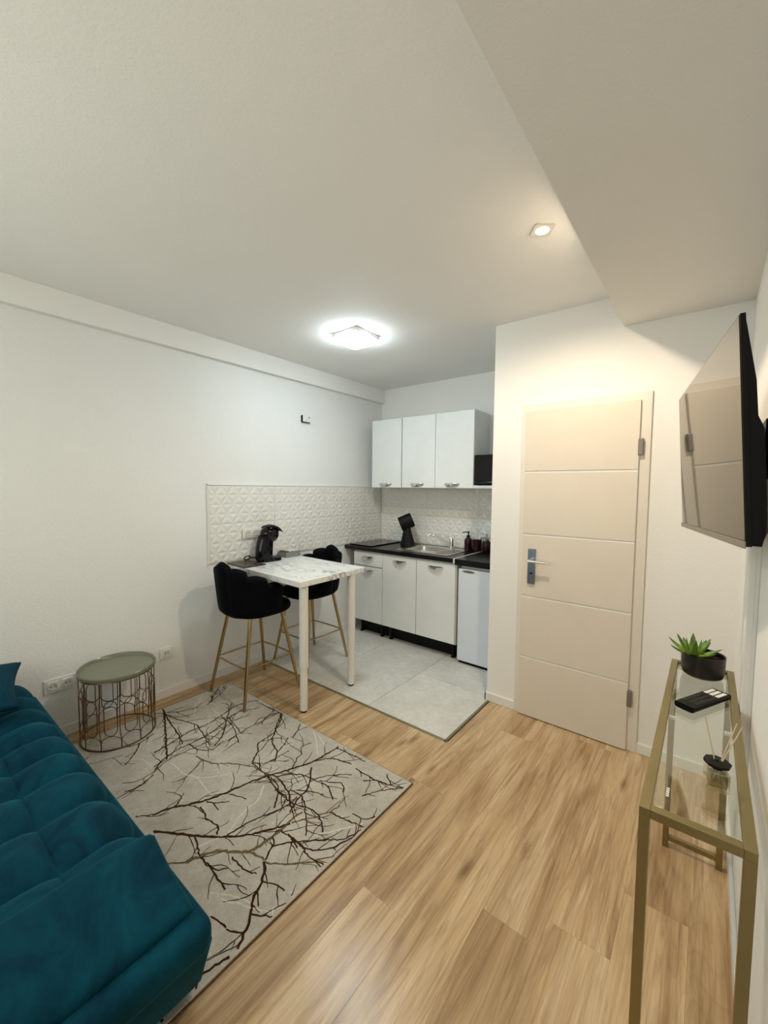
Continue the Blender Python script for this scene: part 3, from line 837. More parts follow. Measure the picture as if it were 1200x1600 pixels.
tr = thing('pod_tray', 'small grey tray of capsules against the splashback', 'tray', (0.085, 2.245, TZ))
bm = bmesh.new()
tx0, tx1, ty0, ty1 = 0.022, 0.140, 2.206, 2.362
z0 = TZ + 0.0006
box(bm, tx0, tx1, ty0, ty1, z0, z0 + 0.004)
box(bm, tx0, tx0 + 0.005, ty0, ty1, z0 + 0.004, z0 + 0.045); box(bm, tx1 - 0.005, tx1, ty0, ty1, z0 + 0.004, z0 + 0.045)
box(bm, tx0 + 0.005, tx1 - 0.005, ty0, ty0 + 0.005, z0 + 0.004, z0 + 0.045); box(bm, tx0 + 0.005, tx1 - 0.005, ty1 - 0.005, ty1, z0 + 0.004, z0 + 0.045)
put('tray_box', bm, 'grey_tray', tr)
first = {}
n_ = 0
for i in range(3):
    for j in range(4):
        white = j >= 1
        key = 'pod_white' if white else 'pod_brown'
        bm = bmesh.new()
        lathe(bm, [(0, 0), (0.012, 0), (0.014, 0.030), (0.0168, 0.031), (0.0168, 0.034), (0, 0.036)], 14)
        lab = 'white capsule in the grey tray on the marble table' if white else 'brown capsule in the grey tray on the marble table'
        if key not in first:
            p = tag(put('coffee_pod', bm, key, smooth=True), lab, 'capsule', 'capsules in the grey tray'); first[key] = p
        else:
            bm.free(); p = first[key].copy(); COL.objects.link(p)
        p.location = (0.046 + i * 0.0350, 2.229 + j * 0.0365, z0 + 0.0042); p.scale = (1, 1, 1.45)

# ================================================================== BAR STOOLS
def make_stool(label):
    """faces local +y"""
    t = thing('bar_stool', label, 'stool', (0, 0, 0), 0, 'black velvet bar stools')
    # seat cushion
    def seat(u, v):
        a = 2 * PI * u; c, s = math.cos(a), math.sin(a); p = 2.7
        rr = 1.0 / ((abs(c) ** p + abs(s) ** p) ** (1 / p))
        th = (v - 0.5) * PI
        k_ = math.cos(th) ** 0.45 if math.cos(th) > 0 else 0
        return Vector((c * rr * 0.205 * k_, 0.025 + s * rr * 0.225 * k_, 0.612 + 0.046 * math.copysign(abs(math.sin(th)) ** 0.7, math.sin(th))))
    put('seat', grid(bmesh.new(), seat, 48, 20, wrap_u=True), 'velvet_black', t, smooth='all', local=True)
    # scalloped shell backrest
    NP = 7; A0 = math.radians(112)
    def top(a):
        s_ = abs(a) / A0
        return 0.965 - 0.185 * (s_ ** 1.25)
    def shell(u, v):
        a = (u * 2 - 1) * A0
        ph = (u * NP) % 1.0
        puff = math.sin(PI * ph) ** 0.75 if 0 < ph < 1 else 0
        zt = top((math.floor(min(u * NP, NP - 1e-6)) + 0.5) / NP * 2 * A0 - A0) * 0.55 + top(a) * 0.45
        zt += 0.015 * puff - 0.008
        # v: 0..0.5 outside bottom->top, 0.5..1 inside top->bottom
        if v <= 0.5: w = v / 0.5; side = 1
        else: w = (1 - v) / 0.5; side = -1
        edge = math.sqrt(max(0.0, 1 - (max(0.0, w - 0.90) / 0.10) ** 2))
        zb_ = 0.578
        z = zb_ + (zt - zb_) * w
        hgt = (z - zb_) / 0.39
        rmid = 0.186 + 0.042 * min(1, hgt * 1.1) ** 0.7
        bot = math.sin(min(1.0, w * 5 + 0.25) * PI / 2)
        th = (0.024 + 0.007 * puff) * edge * bot
        r = rmid + side * th
        if side == 1 and w < 0.12: r -= 0.03 * (1 - w / 0.12) ** 2
        x = r * math.sin(a); y = -r * math.cos(a)
        return Vector((x, y * 1.06 - 0.005, z))
    bm = grid(bmesh.new(), shell, 140, 40)
    bd_ = [e for e in bm.edges if e.is_boundary]
    bmesh.ops.holes_fill(bm, edges=bd_, sides=0)
    put('backrest', bm, 'velvet_black', t, smooth='all', local=True)
    tops = [(-0.135, -0.125), (0.135, -0.125), (-0.135, 0.135), (0.135, 0.135)]
    feet = [(-0.213, -0.228), (0.213, -0.228), (-0.213, 0.232), (0.213, 0.232)]
    ring = []
    for (a, b_), (c, d_) in zip(tops, feet):
        put('leg', tube(bmesh.new(), [(c, d_, 0.0), (a + (c - a) * 0.5, b_ + (d_ - b_) * 0.5, 0.29), (a, b_, 0.585)], [0.0105, 0.0125, 0.014], 12), 'gold', t, smooth=True, local=True)
        f = 0.255 / 0.585
        ring.append((c + (a - c) * f, d_ + (b_ - d_) * f))
    order = [0, 1, 3, 2]
    pts = []
    for i in range(4):
        p, q = ring[order[i]], ring[order[(i + 1) % 4]]
        for k_ in range(8):
            s = k_ / 8
            bow = 0.009 * math.sin(PI * s)
            mx, my = p[0] + (q[0] - p[0]) * s, p[1] + (q[1] - p[1]) * s
            dx, dy = q[1] - p[1], -(q[0] - p[0]); l = math.hypot(dx, dy)
            pts.append((mx + dx / l * bow, my + dy / l * bow, 0.255))
    put('footrest', tube(bmesh.new(), pts, 0.0065, 8, closed=True), 'gold', t, smooth=True, local=True)
    return t
st = make_stool('black velvet bar stool with scalloped back, standing on the rug')
st.location = (0.405, 1.712, 0.0145)
st2 = copy_tree(st)
st2['label'] = 'black velvet bar stool on the grey tiles between the table and the kitchen'
st2.location = (0.300, 2.345, 0.0045); st2.rotation_euler = (0, 0, PI)

# ================================================================== RUG
RX0, RX1, RY0, RY1 = 0.165, 1.842, -0.62, 1.648
rug = thing('rug', 'grey-beige short-pile rug with a brown branch pattern', 'rug', ((RX0 + RX1) / 2, (RY0 + RY1) / 2, 0))
put('pile', B(RX0, RX1, RY0, RY1, 0.0006, 0.011, bev=0.003), 'rug', rug)
bm = bmesh.new()
for a in ((RX0 - .003, RX1 + .003, RY1 - .002, RY1 + .003), (RX0 - .003, RX1 + .003, RY0 - .003, RY0 + .002), (RX0 - .003, RX0 + .002, RY0, RY1), (RX1 - .002, RX1 + .003, RY0, RY1)):
    box(bm, a[0], a[1], a[2], a[3], 0.0006, 0.0085)
put('binding', bm, 'rug_edge', rug)
RUG = [
 ('D', 9, [(1.051,0.745),(1.079,0.821),(1.146,0.925),(1.183,1.029),(1.208,1.137),(1.246,1.23),(1.294,1.335),(1.339,1.451),(1.35,1.558),(1.353,1.617)]),
 ('D', 4, [(1.079,0.821),(1.06,0.855),(1.027,0.892)]),
 ('D', 4, [(1.161,0.933),(1.195,0.948),(1.253,0.943)]),
 ('D', 4, [(1.179,0.94),(1.22,0.973),(1.244,1.004)]),
 ('D', 4, [(1.201,1.024),(1.249,1.048),(1.293,1.062)]),
 ('D', 9, [(1.146,0.706),(1.232,0.761),(1.302,0.803),(1.396,0.872),(1.474,0.95),(1.506,0.994),(1.541,1.049),(1.568,1.101)]),
 ('D', 5, [(1.308,0.801),(1.361,0.788),(1.408,0.773),(1.454,0.772),(1.506,0.771),(1.62,0.761)]),
 ('D', 5, [(1.37,0.866),(1.339,0.892),(1.262,0.884),(1.214,0.894),(1.171,0.901)]),
 ('D', 5, [(1.407,0.896),(1.416,0.955),(1.422,1.006),(1.455,1.09),(1.473,1.164),(1.467,1.222)]),
 ('O', 11, [(1.397,0.72),(1.414,0.765),(1.446,0.823),(1.545,0.903),(1.561,0.978),(1.562,1.081),(1.552,1.152),(1.561,1.177)]),
 ('O', 6, [(1.57,1.111),(1.624,1.195),(1.656,1.262),(1.664,1.311)]),
 ('D', 5, [(1.66,1.257),(1.746,1.27),(1.832,1.293)]),
 ('O', 8, [(1.545,0.903),(1.598,0.92),(1.632,0.922)]),
 ('D', 8, [(1.632,0.922),(1.682,0.884),(1.712,0.841),(1.729,0.801),(1.771,0.766),(1.806,0.72),(1.836,0.673)]),
 ('D', 6, [(1.836,0.673),(1.823,0.634),(1.813,0.595),(1.809,0.555),(1.843,0.541)]),
 ('D', 4, [(1.806,0.72),(1.776,0.701),(1.747,0.69)]),
 ('D', 4, [(1.744,0.688),(1.712,0.69),(1.668,0.678)]),
 ('D', 4, [(1.768,0.768),(1.799,0.79),(1.833,0.811)]),
 ('D', 4, [(1.706,0.869),(1.743,0.888),(1.793,0.895)]),
 ('D', 4, [(1.72,0.826),(1.768,0.802)]),
 ('O', 5, [(1.632,0.916),(1.689,0.949),(1.767,1.019),(1.807,1.077),(1.845,1.127)]),
 ('D', 5, [(1.601,0.982),(1.663,1.06),(1.739,1.129),(1.811,1.202),(1.836,1.289)]),
 ('D', 5, [(1.667,1.057),(1.737,1.069),(1.795,1.126),(1.816,1.184),(1.84,1.269)]),
 ('D', 5, [(1.632,0.922),(1.607,0.967),(1.599,0.995),(1.568,1.012),(1.559,1.048),(1.639,1.055),(1.688,1.039)]),
 ('D', 5, [(1.441,1.112),(1.36,1.192),(1.297,1.219),(1.221,1.22),(1.092,1.227)]),
 ('D', 6, [(1.501,1.161),(1.394,1.22),(1.286,1.241),(1.214,1.225)]),
 ('D', 6, [(1.365,1.404),(1.463,1.295),(1.482,1.216),(1.518,1.141)]),
 ('D', 5, [(1.279,1.246),(1.346,1.322),(1.448,1.353),(1.54,1.358),(1.615,1.316)]),
 ('D', 4, [(1.472,1.362),(1.572,1.42),(1.621,1.385)]),
 ('D', 4, [(1.437,1.333),(1.465,1.399),(1.518,1.459),(1.568,1.499)]),
 ('D', 6, [(1.339,1.451),(1.401,1.526),(1.513,1.558)]),
 ('D', 5, [(1.358,1.603),(1.483,1.617),(1.557,1.618)]),
 ('D', 5, [(1.555,1.548),(1.644,1.544),(1.749,1.558),(1.843,1.601)]),
 ('D', 4, [(1.703,1.424),(1.766,1.519),(1.843,1.601)]),
 ('D', 4, [(1.643,1.501),(1.7,1.548),(1.747,1.562)]),
 ('D', 4, [(1.705,1.615),(1.767,1.572)]),
 ('D', 4, [(1.744,1.317),(1.804,1.325),(1.839,1.378),(1.839,1.411)]),
 ('D', 4, [(1.301,1.329),(1.249,1.402),(1.239,1.442),(1.193,1.481),(1.206,1.545)]),
 ('D', 4, [(1.092,1.227),(1.148,1.272),(1.158,1.352),(1.163,1.418)]),
 ('D', 4, [(1.087,1.503),(1.055,1.563),(1.006,1.63)]),
 ('D', 5, [(1.092,1.227),(1.027,1.306),(0.971,1.352),(0.951,1.477),(0.821,1.626),(0.776,1.554),(0.828,1.467)]),
 ('D', 6, [(0.821,1.626),(0.951,1.477),(1.031,1.401),(1.117,1.368),(1.178,1.308)]),
 ('D', 4, [(1.125,1.362),(1.094,1.44),(1.058,1.493)]),
 ('D', 4, [(0.613,1.617),(0.731,1.622),(0.821,1.626)]),
 ('O', 6, [(0.759,0.865),(0.722,0.948),(0.722,1.057),(0.731,1.17),(0.667,1.335),(0.653,1.454)]),
 ('O', 6, [(0.807,1.065),(0.926,1.09),(1.003,1.149),(1.115,1.211),(1.23,1.227),(1.288,1.254)]),
 ('O', 5, [(0.858,1.07),(0.918,0.973),(0.922,0.914)]),
 ('D', 8, [(0.191,1.16),(0.37,1.092),(0.536,1.023),(0.704,0.956)]),
 ('D', 5, [(0.704,0.956),(0.723,0.902),(0.767,0.861)]),
 ('D', 6, [(0.238,1.146),(0.4,1.116),(0.525,1.099),(0.642,1.07)]),
 ('D', 5, [(0.238,1.146),(0.393,1.174),(0.517,1.213),(0.665,1.185),(0.771,1.162)]),
 ('D', 5, [(0.182,1.101),(0.289,1.223),(0.326,1.325)]),
 ('D', 6, [(0.598,0.93),(0.582,1.034),(0.554,1.152),(0.557,1.293),(0.509,1.512),(0.563,1.634)]),
 ('D', 5, [(0.723,0.879),(0.674,1.005),(0.672,1.094),(0.669,1.217),(0.598,1.408),(0.582,1.499)]),
 ('D', 4, [(0.672,1.094),(0.761,1.102),(0.819,1.149),(0.792,1.233)]),
 ('D', 5, [(0.8,1.173),(0.731,1.268),(0.575,1.39),(0.447,1.499)]),
 ('D', 4, [(0.587,1.383),(0.819,1.34)]),
 ('D', 4, [(0.345,1.378),(0.275,1.516),(0.221,1.6)]),
 ('D', 4, [(0.329,1.402),(0.22,1.513),(0.131,1.617)]),
 ('D', 4, [(0.812,1.249),(0.795,1.394),(0.796,1.473),(0.799,1.625)]),
 ('D', 4, [(0.542,1.362),(0.688,1.353),(0.881,1.279)]),
 ('D', 5, [(1.25,1.213),(1.377,1.186),(1.483,1.182),(1.561,1.21),(1.64,1.207),(1.713,1.159)]),
 ('D', 4, [(1.407,1.23),(1.483,1.236),(1.593,1.169),(1.671,1.102)]),
 ('D', 4, [(1.348,1.182),(1.425,1.188),(1.478,1.109)]),
 ('D', 4, [(1.432,1.251),(1.511,1.296),(1.556,1.313)]),
 ('D', 4, [(1.518,0.849),(1.596,0.85),(1.657,0.869)]),
 ('D', 4, [(1.463,0.767),(1.526,0.787),(1.549,0.812)]),
 ('D', 5, [(1.607,1.058),(1.694,1.058),(1.766,1.043),(1.836,1.062)]),
 ('W', 4, [(1.28,1.165),(1.342,1.084),(1.352,1.006),(1.397,0.902)]),
 ('W', 4, [(0.759,0.955),(0.9,0.959),(0.969,0.983),(1.071,0.976),(1.147,0.971)]),
 ('W', 4, [(0.912,0.964),(0.986,0.997),(1.037,1.053),(1.079,1.116)]),
 ('W', 4, [(1.134,1.627),(1.245,1.55),(1.325,1.488)]),
 ('W', 4, [(1.587,0.718),(1.652,0.76),(1.704,0.781),(1.733,0.789)]),
 ('W', 4, [(1.642,0.731),(1.69,0.754),(1.753,0.785),(1.824,0.818),(1.836,0.857)]),
 ('W', 4, [(0.392,1.416),(0.27,1.354),(0.409,1.253)]),
 ('W', 4, [(0.285,1.347),(0.094,1.496)]),
 ('W', 4, [(1.813,1.301),(1.754,1.207),(1.696,1.13)]),
 ('W', 4, [(1.368,0.78),(1.38,0.831),(1.4,0.89)]),
 ('W', 4, [(1.805,0.832),(1.83,0.813)]),
 ('W', 4, [(0.409,1.375),(0.542,1.362),(0.633,1.371)]),
 ('W', 4, [(1.18,1.621),(1.302,1.57)]),
 ('D', 4, [(1.002,0.689),(1.051,0.745)]),
 ('O', 7, [(1.26,0.578),(1.348,0.673),(1.397,0.72)]),
 ('D', 5, [(0.412,1.006),(0.443,0.921),(0.429,0.856)]),
 ('D', 5, [(0.776,0.857),(0.809,0.781),(0.799,0.715)]),
 ('D', 7, [(0.191,1.16),(0.04,1.202),(-0.146,1.297)]),
 ('D', 5, [(0.182,1.101),(0.057,1.068),(0.03,1.01)]),
 ('O', 5, [(0.759,0.865),(0.766,0.787),(0.723,0.732)]),
 ('D', 5, [(0.443,0.921),(0.554,0.834),(0.586,0.79)]),
 ('W', 4, [(0.686,0.872),(0.591,0.864),(0.555,0.811)]),
]

def smooth_path(pts, step=0.012, jit=0.0035, rnd=random):
    out = []
    n = len(pts)
    for i in range(n - 1):
        p0 = pts[max(i - 1, 0)]; p1 = pts[i]; p2 = pts[i + 1]; p3 = pts[min(i + 2, n - 1)]
        L_ = math.dist(p1, p2); m = max(2, int(L_ / step))
        for k_ in range(m):
            t = k_ / m
            q = [0.5 * ((2 * p1[c]) + (-p0[c] + p2[c]) * t + (2 * p0[c] - 5 * p1[c] + 4 * p2[c] - p3[c]) * t * t + (-p0[c] + 3 * p1[c] - 3 * p2[c] + p3[c]) * t ** 3) for c in (0, 1)]
            out.append((q[0] + rnd.uniform(-jit, jit), q[1] + rnd.uniform(-jit, jit)))
    out.append(pts[-1])
    return out
def inside(p): return RX0 + 0.008 < p[0] < RX1 - 0.008 and RY0 + 0.008 < p[1] < RY1 - 0.008
def strip(bm, pts, w0, w1, z):
    prev = None
    n = len(pts)
    for i, p in enumerate(pts):
        if not inside(p): prev = None; continue
        a = pts[max(i - 1, 0)]; b_ = pts[min(i + 1, n - 1)]
        dx, dy = b_[0] - a[0], b_[1] - a[1]; l = math.hypot(dx, dy) or 1
        w = (w0 + (w1 - w0) * i / max(1, n - 1)) * random.uniform(0.75, 1.2) / 2
        q = [bm.verts.new((p[0] - dy / l * w, p[1] + dx / l * w, z)), bm.verts.new((p[0], p[1], z + 0.0012)), bm.verts.new((p[0] + dy / l * w, p[1] - dx / l * w, z))]
        if prev:
            bm.faces.new((prev[0], prev[1], q[1], q[0])); bm.faces.new((prev[1], prev[2], q[2], q[1]))
        prev = q
def twigs(bm, pts, w, z, depth, dens):
    n = len(pts)
    i = random.randint(3, 8)
    while i < n - 2:
        p = pts[i]; a = math.atan2(pts[i + 1][1] - pts[i - 1][1], pts[i + 1][0] - pts[i - 1][0])
        a += random.choice((-1, 1)) * random.uniform(0.45, 1.0)
        L_ = random.uniform(0.04, 0.15) * (0.7 if depth else 1)
        q = [p]; k_ = max(3, int(L_ / 0.014))
        for s in range(k_):
            a += random.uniform(-0.28, 0.28)
            q.append((q[-1][0] + math.cos(a) * L_ / k_, q[-1][1] + math.sin(a) * L_ / k_))
        strip(bm, q, w, w * 0.5, z)
        if depth == 0 and random.random() < 0.5: twigs(bm, q, w * 0.8, z, 1, dens)
        i += random.randint(int(5 / dens), int(13 / dens))
BM = {'D': bmesh.new(), 'O': bmesh.new(), 'W': bmesh.new()}
ZL = {'D': 0.0114, 'O': 0.0112, 'W': 0.0110}
for c, w, pts in RUG:
    sm = smooth_path(pts)
    ww = w * 0.0013 + 0.0016
    strip(BM[c], sm, ww, ww * 0.75, ZL[c])
    if c != 'W': twigs(BM[c], sm, 0.0048, ZL[c], 0, 1.45)
# the part of the pattern that continues under and beside the sofa
for _ in range(16):
    x, y, a = random.uniform(RX0, RX1), random.uniform(RY0, 0.55), random.uniform(0, 6.28)
    q = [(x, y)]
    for s in range(36):
        a += random.uniform(-0.16, 0.16); q.append((q[-1][0] + 0.016 * math.cos(a), q[-1][1] + 0.016 * math.sin(a)))
    c = random.choice('DDDO'); strip(BM[c], q, 0.009, 0.004, ZL[c]); twigs(BM[c], q, 0.0042, ZL[c], 0, 0.8)
for c, mt in (('D', 'rug_dark'), ('O', 'rug_olive'), ('W', 'rug_white')):
    o = put('branch_pattern', BM[c], mt, rug)
    o['kind'] = 'stuff'
    o['label'] = {'D': 'dark brown branches', 'O': 'olive branches', 'W': 'cream branches'}[c]

# ================================================================== SIDE TABLE
sx, sy, sr = 0.236, 0.885, 0.190
sz = 0.0125
s_t = thing('side_table', 'round sage green tray table with bronze wire loop base', 'table', (sx, sy, sz))
put('tray_top', lathe(bmesh.new(), [(0, 0.391), (sr + 0.004, 0.391), (sr + 0.010, 0.397), (sr + 0.010, 0.412), (sr + 0.005, 0.417), (sr, 0.412), (sr - 0.006, 0.402), (0, 0.401)], 72, (0, 0, 0)), 'sage', s_t, smooth=True, local=True)
put('base_ring', tube(bmesh.new(), [(sr * math.cos(2 * PI * i / 64), sr * math.sin(2 * PI * i / 64), 0.0045) for i in range(64)], 0.0042, 8, closed=True), 'bronze', s_t, smooth=True, local=True)
put('top_ring', tube(bmesh.new(), [(sr * math.cos(2 * PI * i / 64), sr * math.sin(2 * PI * i / 64), 0.387) for i in range(64)], 0.004, 8, closed=True), 'bronze', s_t, smooth=True, local=True)
NC = 12
def on_cyl(s, z, r=sr): return (r * math.cos(s / sr), r * math.sin(s / sr), z)
cw = 2 * PI * sr / NC
def arc_pts(hw, zc, rz_, a0, a1, n=12): return [(hw * math.cos(a0 + (a1 - a0) * i / n), zc + rz_ * math.sin(a0 + (a1 - a0) * i / n)) for i in range(n + 1)]
hang = [(-cw * 0.49, 0.386)] + arc_pts(cw * 0.49, 0.322, 0.036, PI, 2 * PI) + [(cw * 0.49, 0.386)]
loop_ = arc_pts(cw * 0.32, 0.246, 0.038, 0, PI) + arc_pts(cw * 0.32, 0.122, 0.038, PI, 2 * PI)
arch = [(-cw * 0.49, 0.005)] + arc_pts(cw * 0.49, 0.046, 0.036, PI, 0) + [(cw * 0.49, 0.005)]
loop2 = arc_pts(cw * 0.18, 0.345, 0.03, 0, PI) + arc_pts(cw * 0.18, 0.215, 0.03, PI, 2 * PI)
def wire(path, closed, r): return tube(bmesh.new(), [on_cyl(s, z, r) for s, z in path], 0.0026, 6, closed=closed)
src = [put('wire_arch', wire(hang, False, sr), 'bronze', s_t, smooth=True, local=True),
       put('wire_loop', wire(loop_, True, sr), 'bronze', s_t, smooth=True, local=True),
       put('wire_arch', wire(arch, False, sr), 'bronze', s_t, smooth=True, local=True)]
bars = put('wire_bar', tube(bmesh.new(), [on_cyl(cw / 2, 0.316), on_cyl(cw / 2 - 0.006, 0.26), on_cyl(cw / 2 - 0.006, 0.10), on_cyl(cw / 2, 0.05)], 0.0026, 6), 'bronze', s_t, smooth=True, local=True)
src.append(bars)
for i in range(1, NC):
    for w_ in src: share(w_.name.split('.')[0], w_, s_t, (0, 0, 0), (0, 0, 2 * PI * i / NC))

# ================================================================== SOFA
sf = thing('sofa', 'teal velvet sofa bed with tufted seat standing on the rug', 'sofa', (1.0, 0.1, 0.0))
GX = [0.03, 0.215, 0.394, 0.57, 0.745, 0.92, 1.09, 1.305, 1.553, 1.74]
GY = [-0.42, -0.26, -0.08, 0.10, 0.295, 0.64]     # along the profile (last one runs over the front edge)
YT, RC, ZT = 0.405, 0.085, 0.405
def prof(s):
    """s runs over the seat from back to front, then down the rounded front edge"""
    if s < YT: return Vector((0, s, ZT)), Vector((0, 0, 1))
    a = min((s - YT) / RC, PI / 2)
    p = Vector((0, YT + RC * math.sin(a), ZT - RC + RC * math.cos(a))); n = Vector((0, math.sin(a), math.cos(a)))
    ext = (s - YT) - RC * PI / 2
    if ext > 0: p.z -= ext
    return p, n
def cell(v, G):
    for i in range(len(G) - 1):
        if v <= G[i + 1] or i == len(G) - 2:
            return max(0, min(1, (v - G[i]) / (G[i + 1] - G[i]))), i
def seat(u, v):
    x = GX[0] + (GX[-1] - GX[0]) * u; s = -0.42 + (0.64 + 0.42) * v
    a, i = cell(x, GX); b_, j = cell(s, GY)
    ca = 1 - abs(2 * a - 1) ** 2.4; cb = 1 - abs(2 * b_ - 1) ** 3.0
    if j == len(GY) - 2 and b_ > 0.5: cb = 1 - abs(2 * b_ - 1) ** 9
    hgt = 0.052 * max(0, ca) ** 0.55 * max(0, cb) ** 0.5
    wr = 0.0025 * math.sin(x * 47 + s * 9) * math.sin(s * 31 + x * 5) * ca * cb
    p, n = prof(s)
    p = p + n * (hgt + wr - 0.026)
    return Vector((x, p.y, p.z))
bm = grid(bmesh.new(), seat, 230, 130)
put('seat_cushion', bm, 'velvet_teal', sf, smooth='all')
put('mattress_core', B(0.04, 1.72, -0.40, 0.42, 0.20, 0.37, bev=0.03, seg=3), 'velvet_teal', sf, smooth=True)
# folded-down end flap: a soft slab sloping from the seat to the end of the sofa
def flap(u, v):
    a = 2 * PI * u
    c, s = math.cos(a), math.sin(a)
    p = 3.4
    rr = 1.0 / ((abs(c) ** p + abs(s) ** p) ** (1 / p))
    ty = (v - 0.5) * 2
    e = max(0.0, 1 - abs(ty) ** 7) ** (1 / 3.0)
    lx = 0.140 * c * rr * (0.93 + 0.07 * e); lz = 0.055 * s * rr * e
    lz += 0.010 * math.cos(ty * 1.4) * (1 if s > 0 else 0.2)
    ang = math.radians(17)
    wob = 0.006 * math.sin(ty * 5 + c * 3)
    return Vector((1.765 + lx * math.cos(ang) + lz * math.sin(ang), 0.06 + ty * 0.455, 0.358 - lx * math.sin(ang) + lz * math.cos(ang) + wob))
put('armrest', grid(bmesh.new(), flap, 56, 60, wrap_u=True), 'velvet_teal', sf, smooth='all')
put('lower_pad', B(0.05, 1.958, -0.40, 0.540, 0.235, 0.332, bev=0.034, seg=4), 'velvet_teal', sf, smooth=True)
bm = B(0.05, 1.930, -0.40, 0.556, 0.045, 0.245, bev=0.022, seg=3)
for v in bm.verts:
    if v.co.x > 1.5: v.co.x -= 0.075 * (0.245 - v.co.z) / 0.2
put('base', bm, 'velvet_teal', sf, smooth=True)
for x, y in ((0.15, 0.42), (1.68, 0.42), (0.15, -0.32), (1.68, -0.32)):
    put('leg', lathe(bmesh.new(), [(0, 0.0135), (0.018, 0.0135), (0.024, 0.046), (0, 0.046)], 16, (x, y, 0)), 'black', sf, smooth=True)
def back(u, v):
    x = 0.05 + 1.90 * u
    a = 2 * PI * v; c, s = math.cos(a), math.sin(a); p = 4.0
    rr = 1.0 / ((abs(c) ** p + abs(s) ** p) ** (1 / p))
    tx = abs(2 * u - 1); e = max(0.0, 1 - tx ** 14) ** 0.4
    fa = (u * 8) % 1.0
    q = 0.012 * max(0, 1 - abs(2 * fa - 1) ** 3) * (1 if c > 0 else 0)
    return Vector((x, -0.50 + (0.075 * e + q) * c * rr - 0.10 * (0.5 * s), 0.60 + 0.25 * s * rr * (0.9 + 0.1 * e)))
bm = grid(bmesh.new(), back, 96, 40)
bmesh.ops.remove_doubles(bm, verts=bm.verts[:], dist=0.0005)
bmesh.ops.holes_fill(bm, edges=[e for e in bm.edges if e.is_boundary], sides=0)
put('backrest', bm, 'velvet_teal', sf, smooth='all')

def pillow(u, v):
    x, y = (u - 0.5) * 2, (v - 0.5) * 2
    pin = 1 - 0.10 * (1 - abs(x) ** 2) * abs(y) ** 3, 1 - 0.10 * (1 - abs(y) ** 2) * abs(x) ** 3
    return x * pin[1], y * pin[0], max(0, (1 - abs(x) ** 2.6)) ** 0.5 * max(0, (1 - abs(y) ** 2.6)) ** 0.5
bm = bmesh.new()
n = 30
for sgn in (1, -1):
    grid(bm, lambda u, v: Vector((pillow(u, v)[0] * 0.23, pillow(u, v)[1] * 0.23, sgn * (0.068 * pillow(u, v)[2] + 0.004))), n, n)
bmesh.ops.remove_doubles(bm, verts=bm.verts[:], dist=0.001)
bmesh.ops.holes_fill(bm, edges=[e for e in bm.edges if e.is_boundary], sides=0)
pl = tag(put('cushion', bm, 'velvet_pillow', smooth='all'), 'dark petrol blue cushion lying on the far end of the sofa', 'cushion')
pl.location = (0.305, 0.205, 0.505); pl.rotation_euler = (math.radians(4), math.radians(7), math.radians(-11))

# ================================================================== WALL OUTLETS, SENSOR, DUCT
def outlet(name_label, y0, zc, n, group):
    """German socket(s) on the left wall; y0 = near edge"""
    t = thing('wall_outlet', name_label, 'outlet', (0.0, y0, zc), group=group)
    off = 0.016 if zc > 0.8 else 0.0005
    w = 0.071 * n + 0.010
    put('plate', B(off, off + 0.009, y0, y0 + w, zc - 0.041, zc + 0.041, bev=0.003), 'plastic_white', t)
    for i in range(n):
        yc = y0 + 0.005 + 0.071 * (i + 0.5)
        rt = Matrix.Rotation(PI / 2, 3, 'Y')
        ins = put('insert', B(off + 0.008, off + 0.013, yc - 0.0275, yc + 0.0275, zc - 0.0275, zc + 0.0275, bev=0.002), 'plastic_white', t)
        put('dish', lathe(bmesh.new(), [(0.0, 0.0015), (0.0185, 0.0015), (0.0195, 0.0045), (0.0215, 0.0045), (0.0215, 0.0)], 28, (off + 0.0125, yc, zc), rt), 'socket_dish', ins, smooth=True)
        for s in (-1, 1):
            put('pin_hole', lathe(bmesh.new(), [(0, 0), (0.0032, 0), (0.0032, 0.0022), (0, 0.0022)], 10, (off + 0.0125, yc + s * 0.0095, zc), rt), 'black', ins)
    return t
outlet('white triple wall socket on the relief tiles behind the coffee machine', 1.868, 1.115, 3, 'white wall sockets')
outlet('white double wall socket behind the round side table', 0.585, 0.322, 2, 'white wall sockets')
outlet('white single wall socket between the side table and the bar stool', 1.222, 0.318, 1, 'white wall sockets')
sn = thing('wall_sensor', 'small white sensor box with side shade painted black high on the left wall', 'sensor', (0, 2.54, 2.12))
put('housing', B(0.0005, 0.024, 2.487, 2.580, 2.085, 2.148, bev=0.004), 'black', sn)  # black colour stands for the shaded sides of the white box
put('front_cover', B(0.0245, 0.030, 2.489, 2.588, 2.089, 2.152, bev=0.002), 'plastic_white', sn)
put('sensor_eye', lathe(bmesh.new(), [(0, 0), (0.006, 0), (0.005, 0.002), (0, 0.0025)], 14, (0.030, 2.560, 2.130), Matrix.Rotation(PI / 2, 3, 'Y')), 'black', sn)
put('indicator', lathe(bmesh.new(), [(0, 0), (0.004, 0), (0.003, 0.0015), (0, 0.002)], 12, (0.030, 2.525, 2.102), Matrix.Rotation(PI / 2, 3, 'Y')), 'dark_steel', sn)
du = thing('cable_duct', 'white vertical cable duct running down the right wall below the television', 'duct', (XR, 1.73, 0.47))
put('duct_base', B(XR - 0.010, XR - 0.0005, 1.692, 1.768, 0.472, 1.50), 'plastic_white', du)
put('duct_cover', B(XR - 0.027, XR - 0.009, 1.690, 1.770, 0.470, 1.50, bev=0.003), 'plastic_white', du)

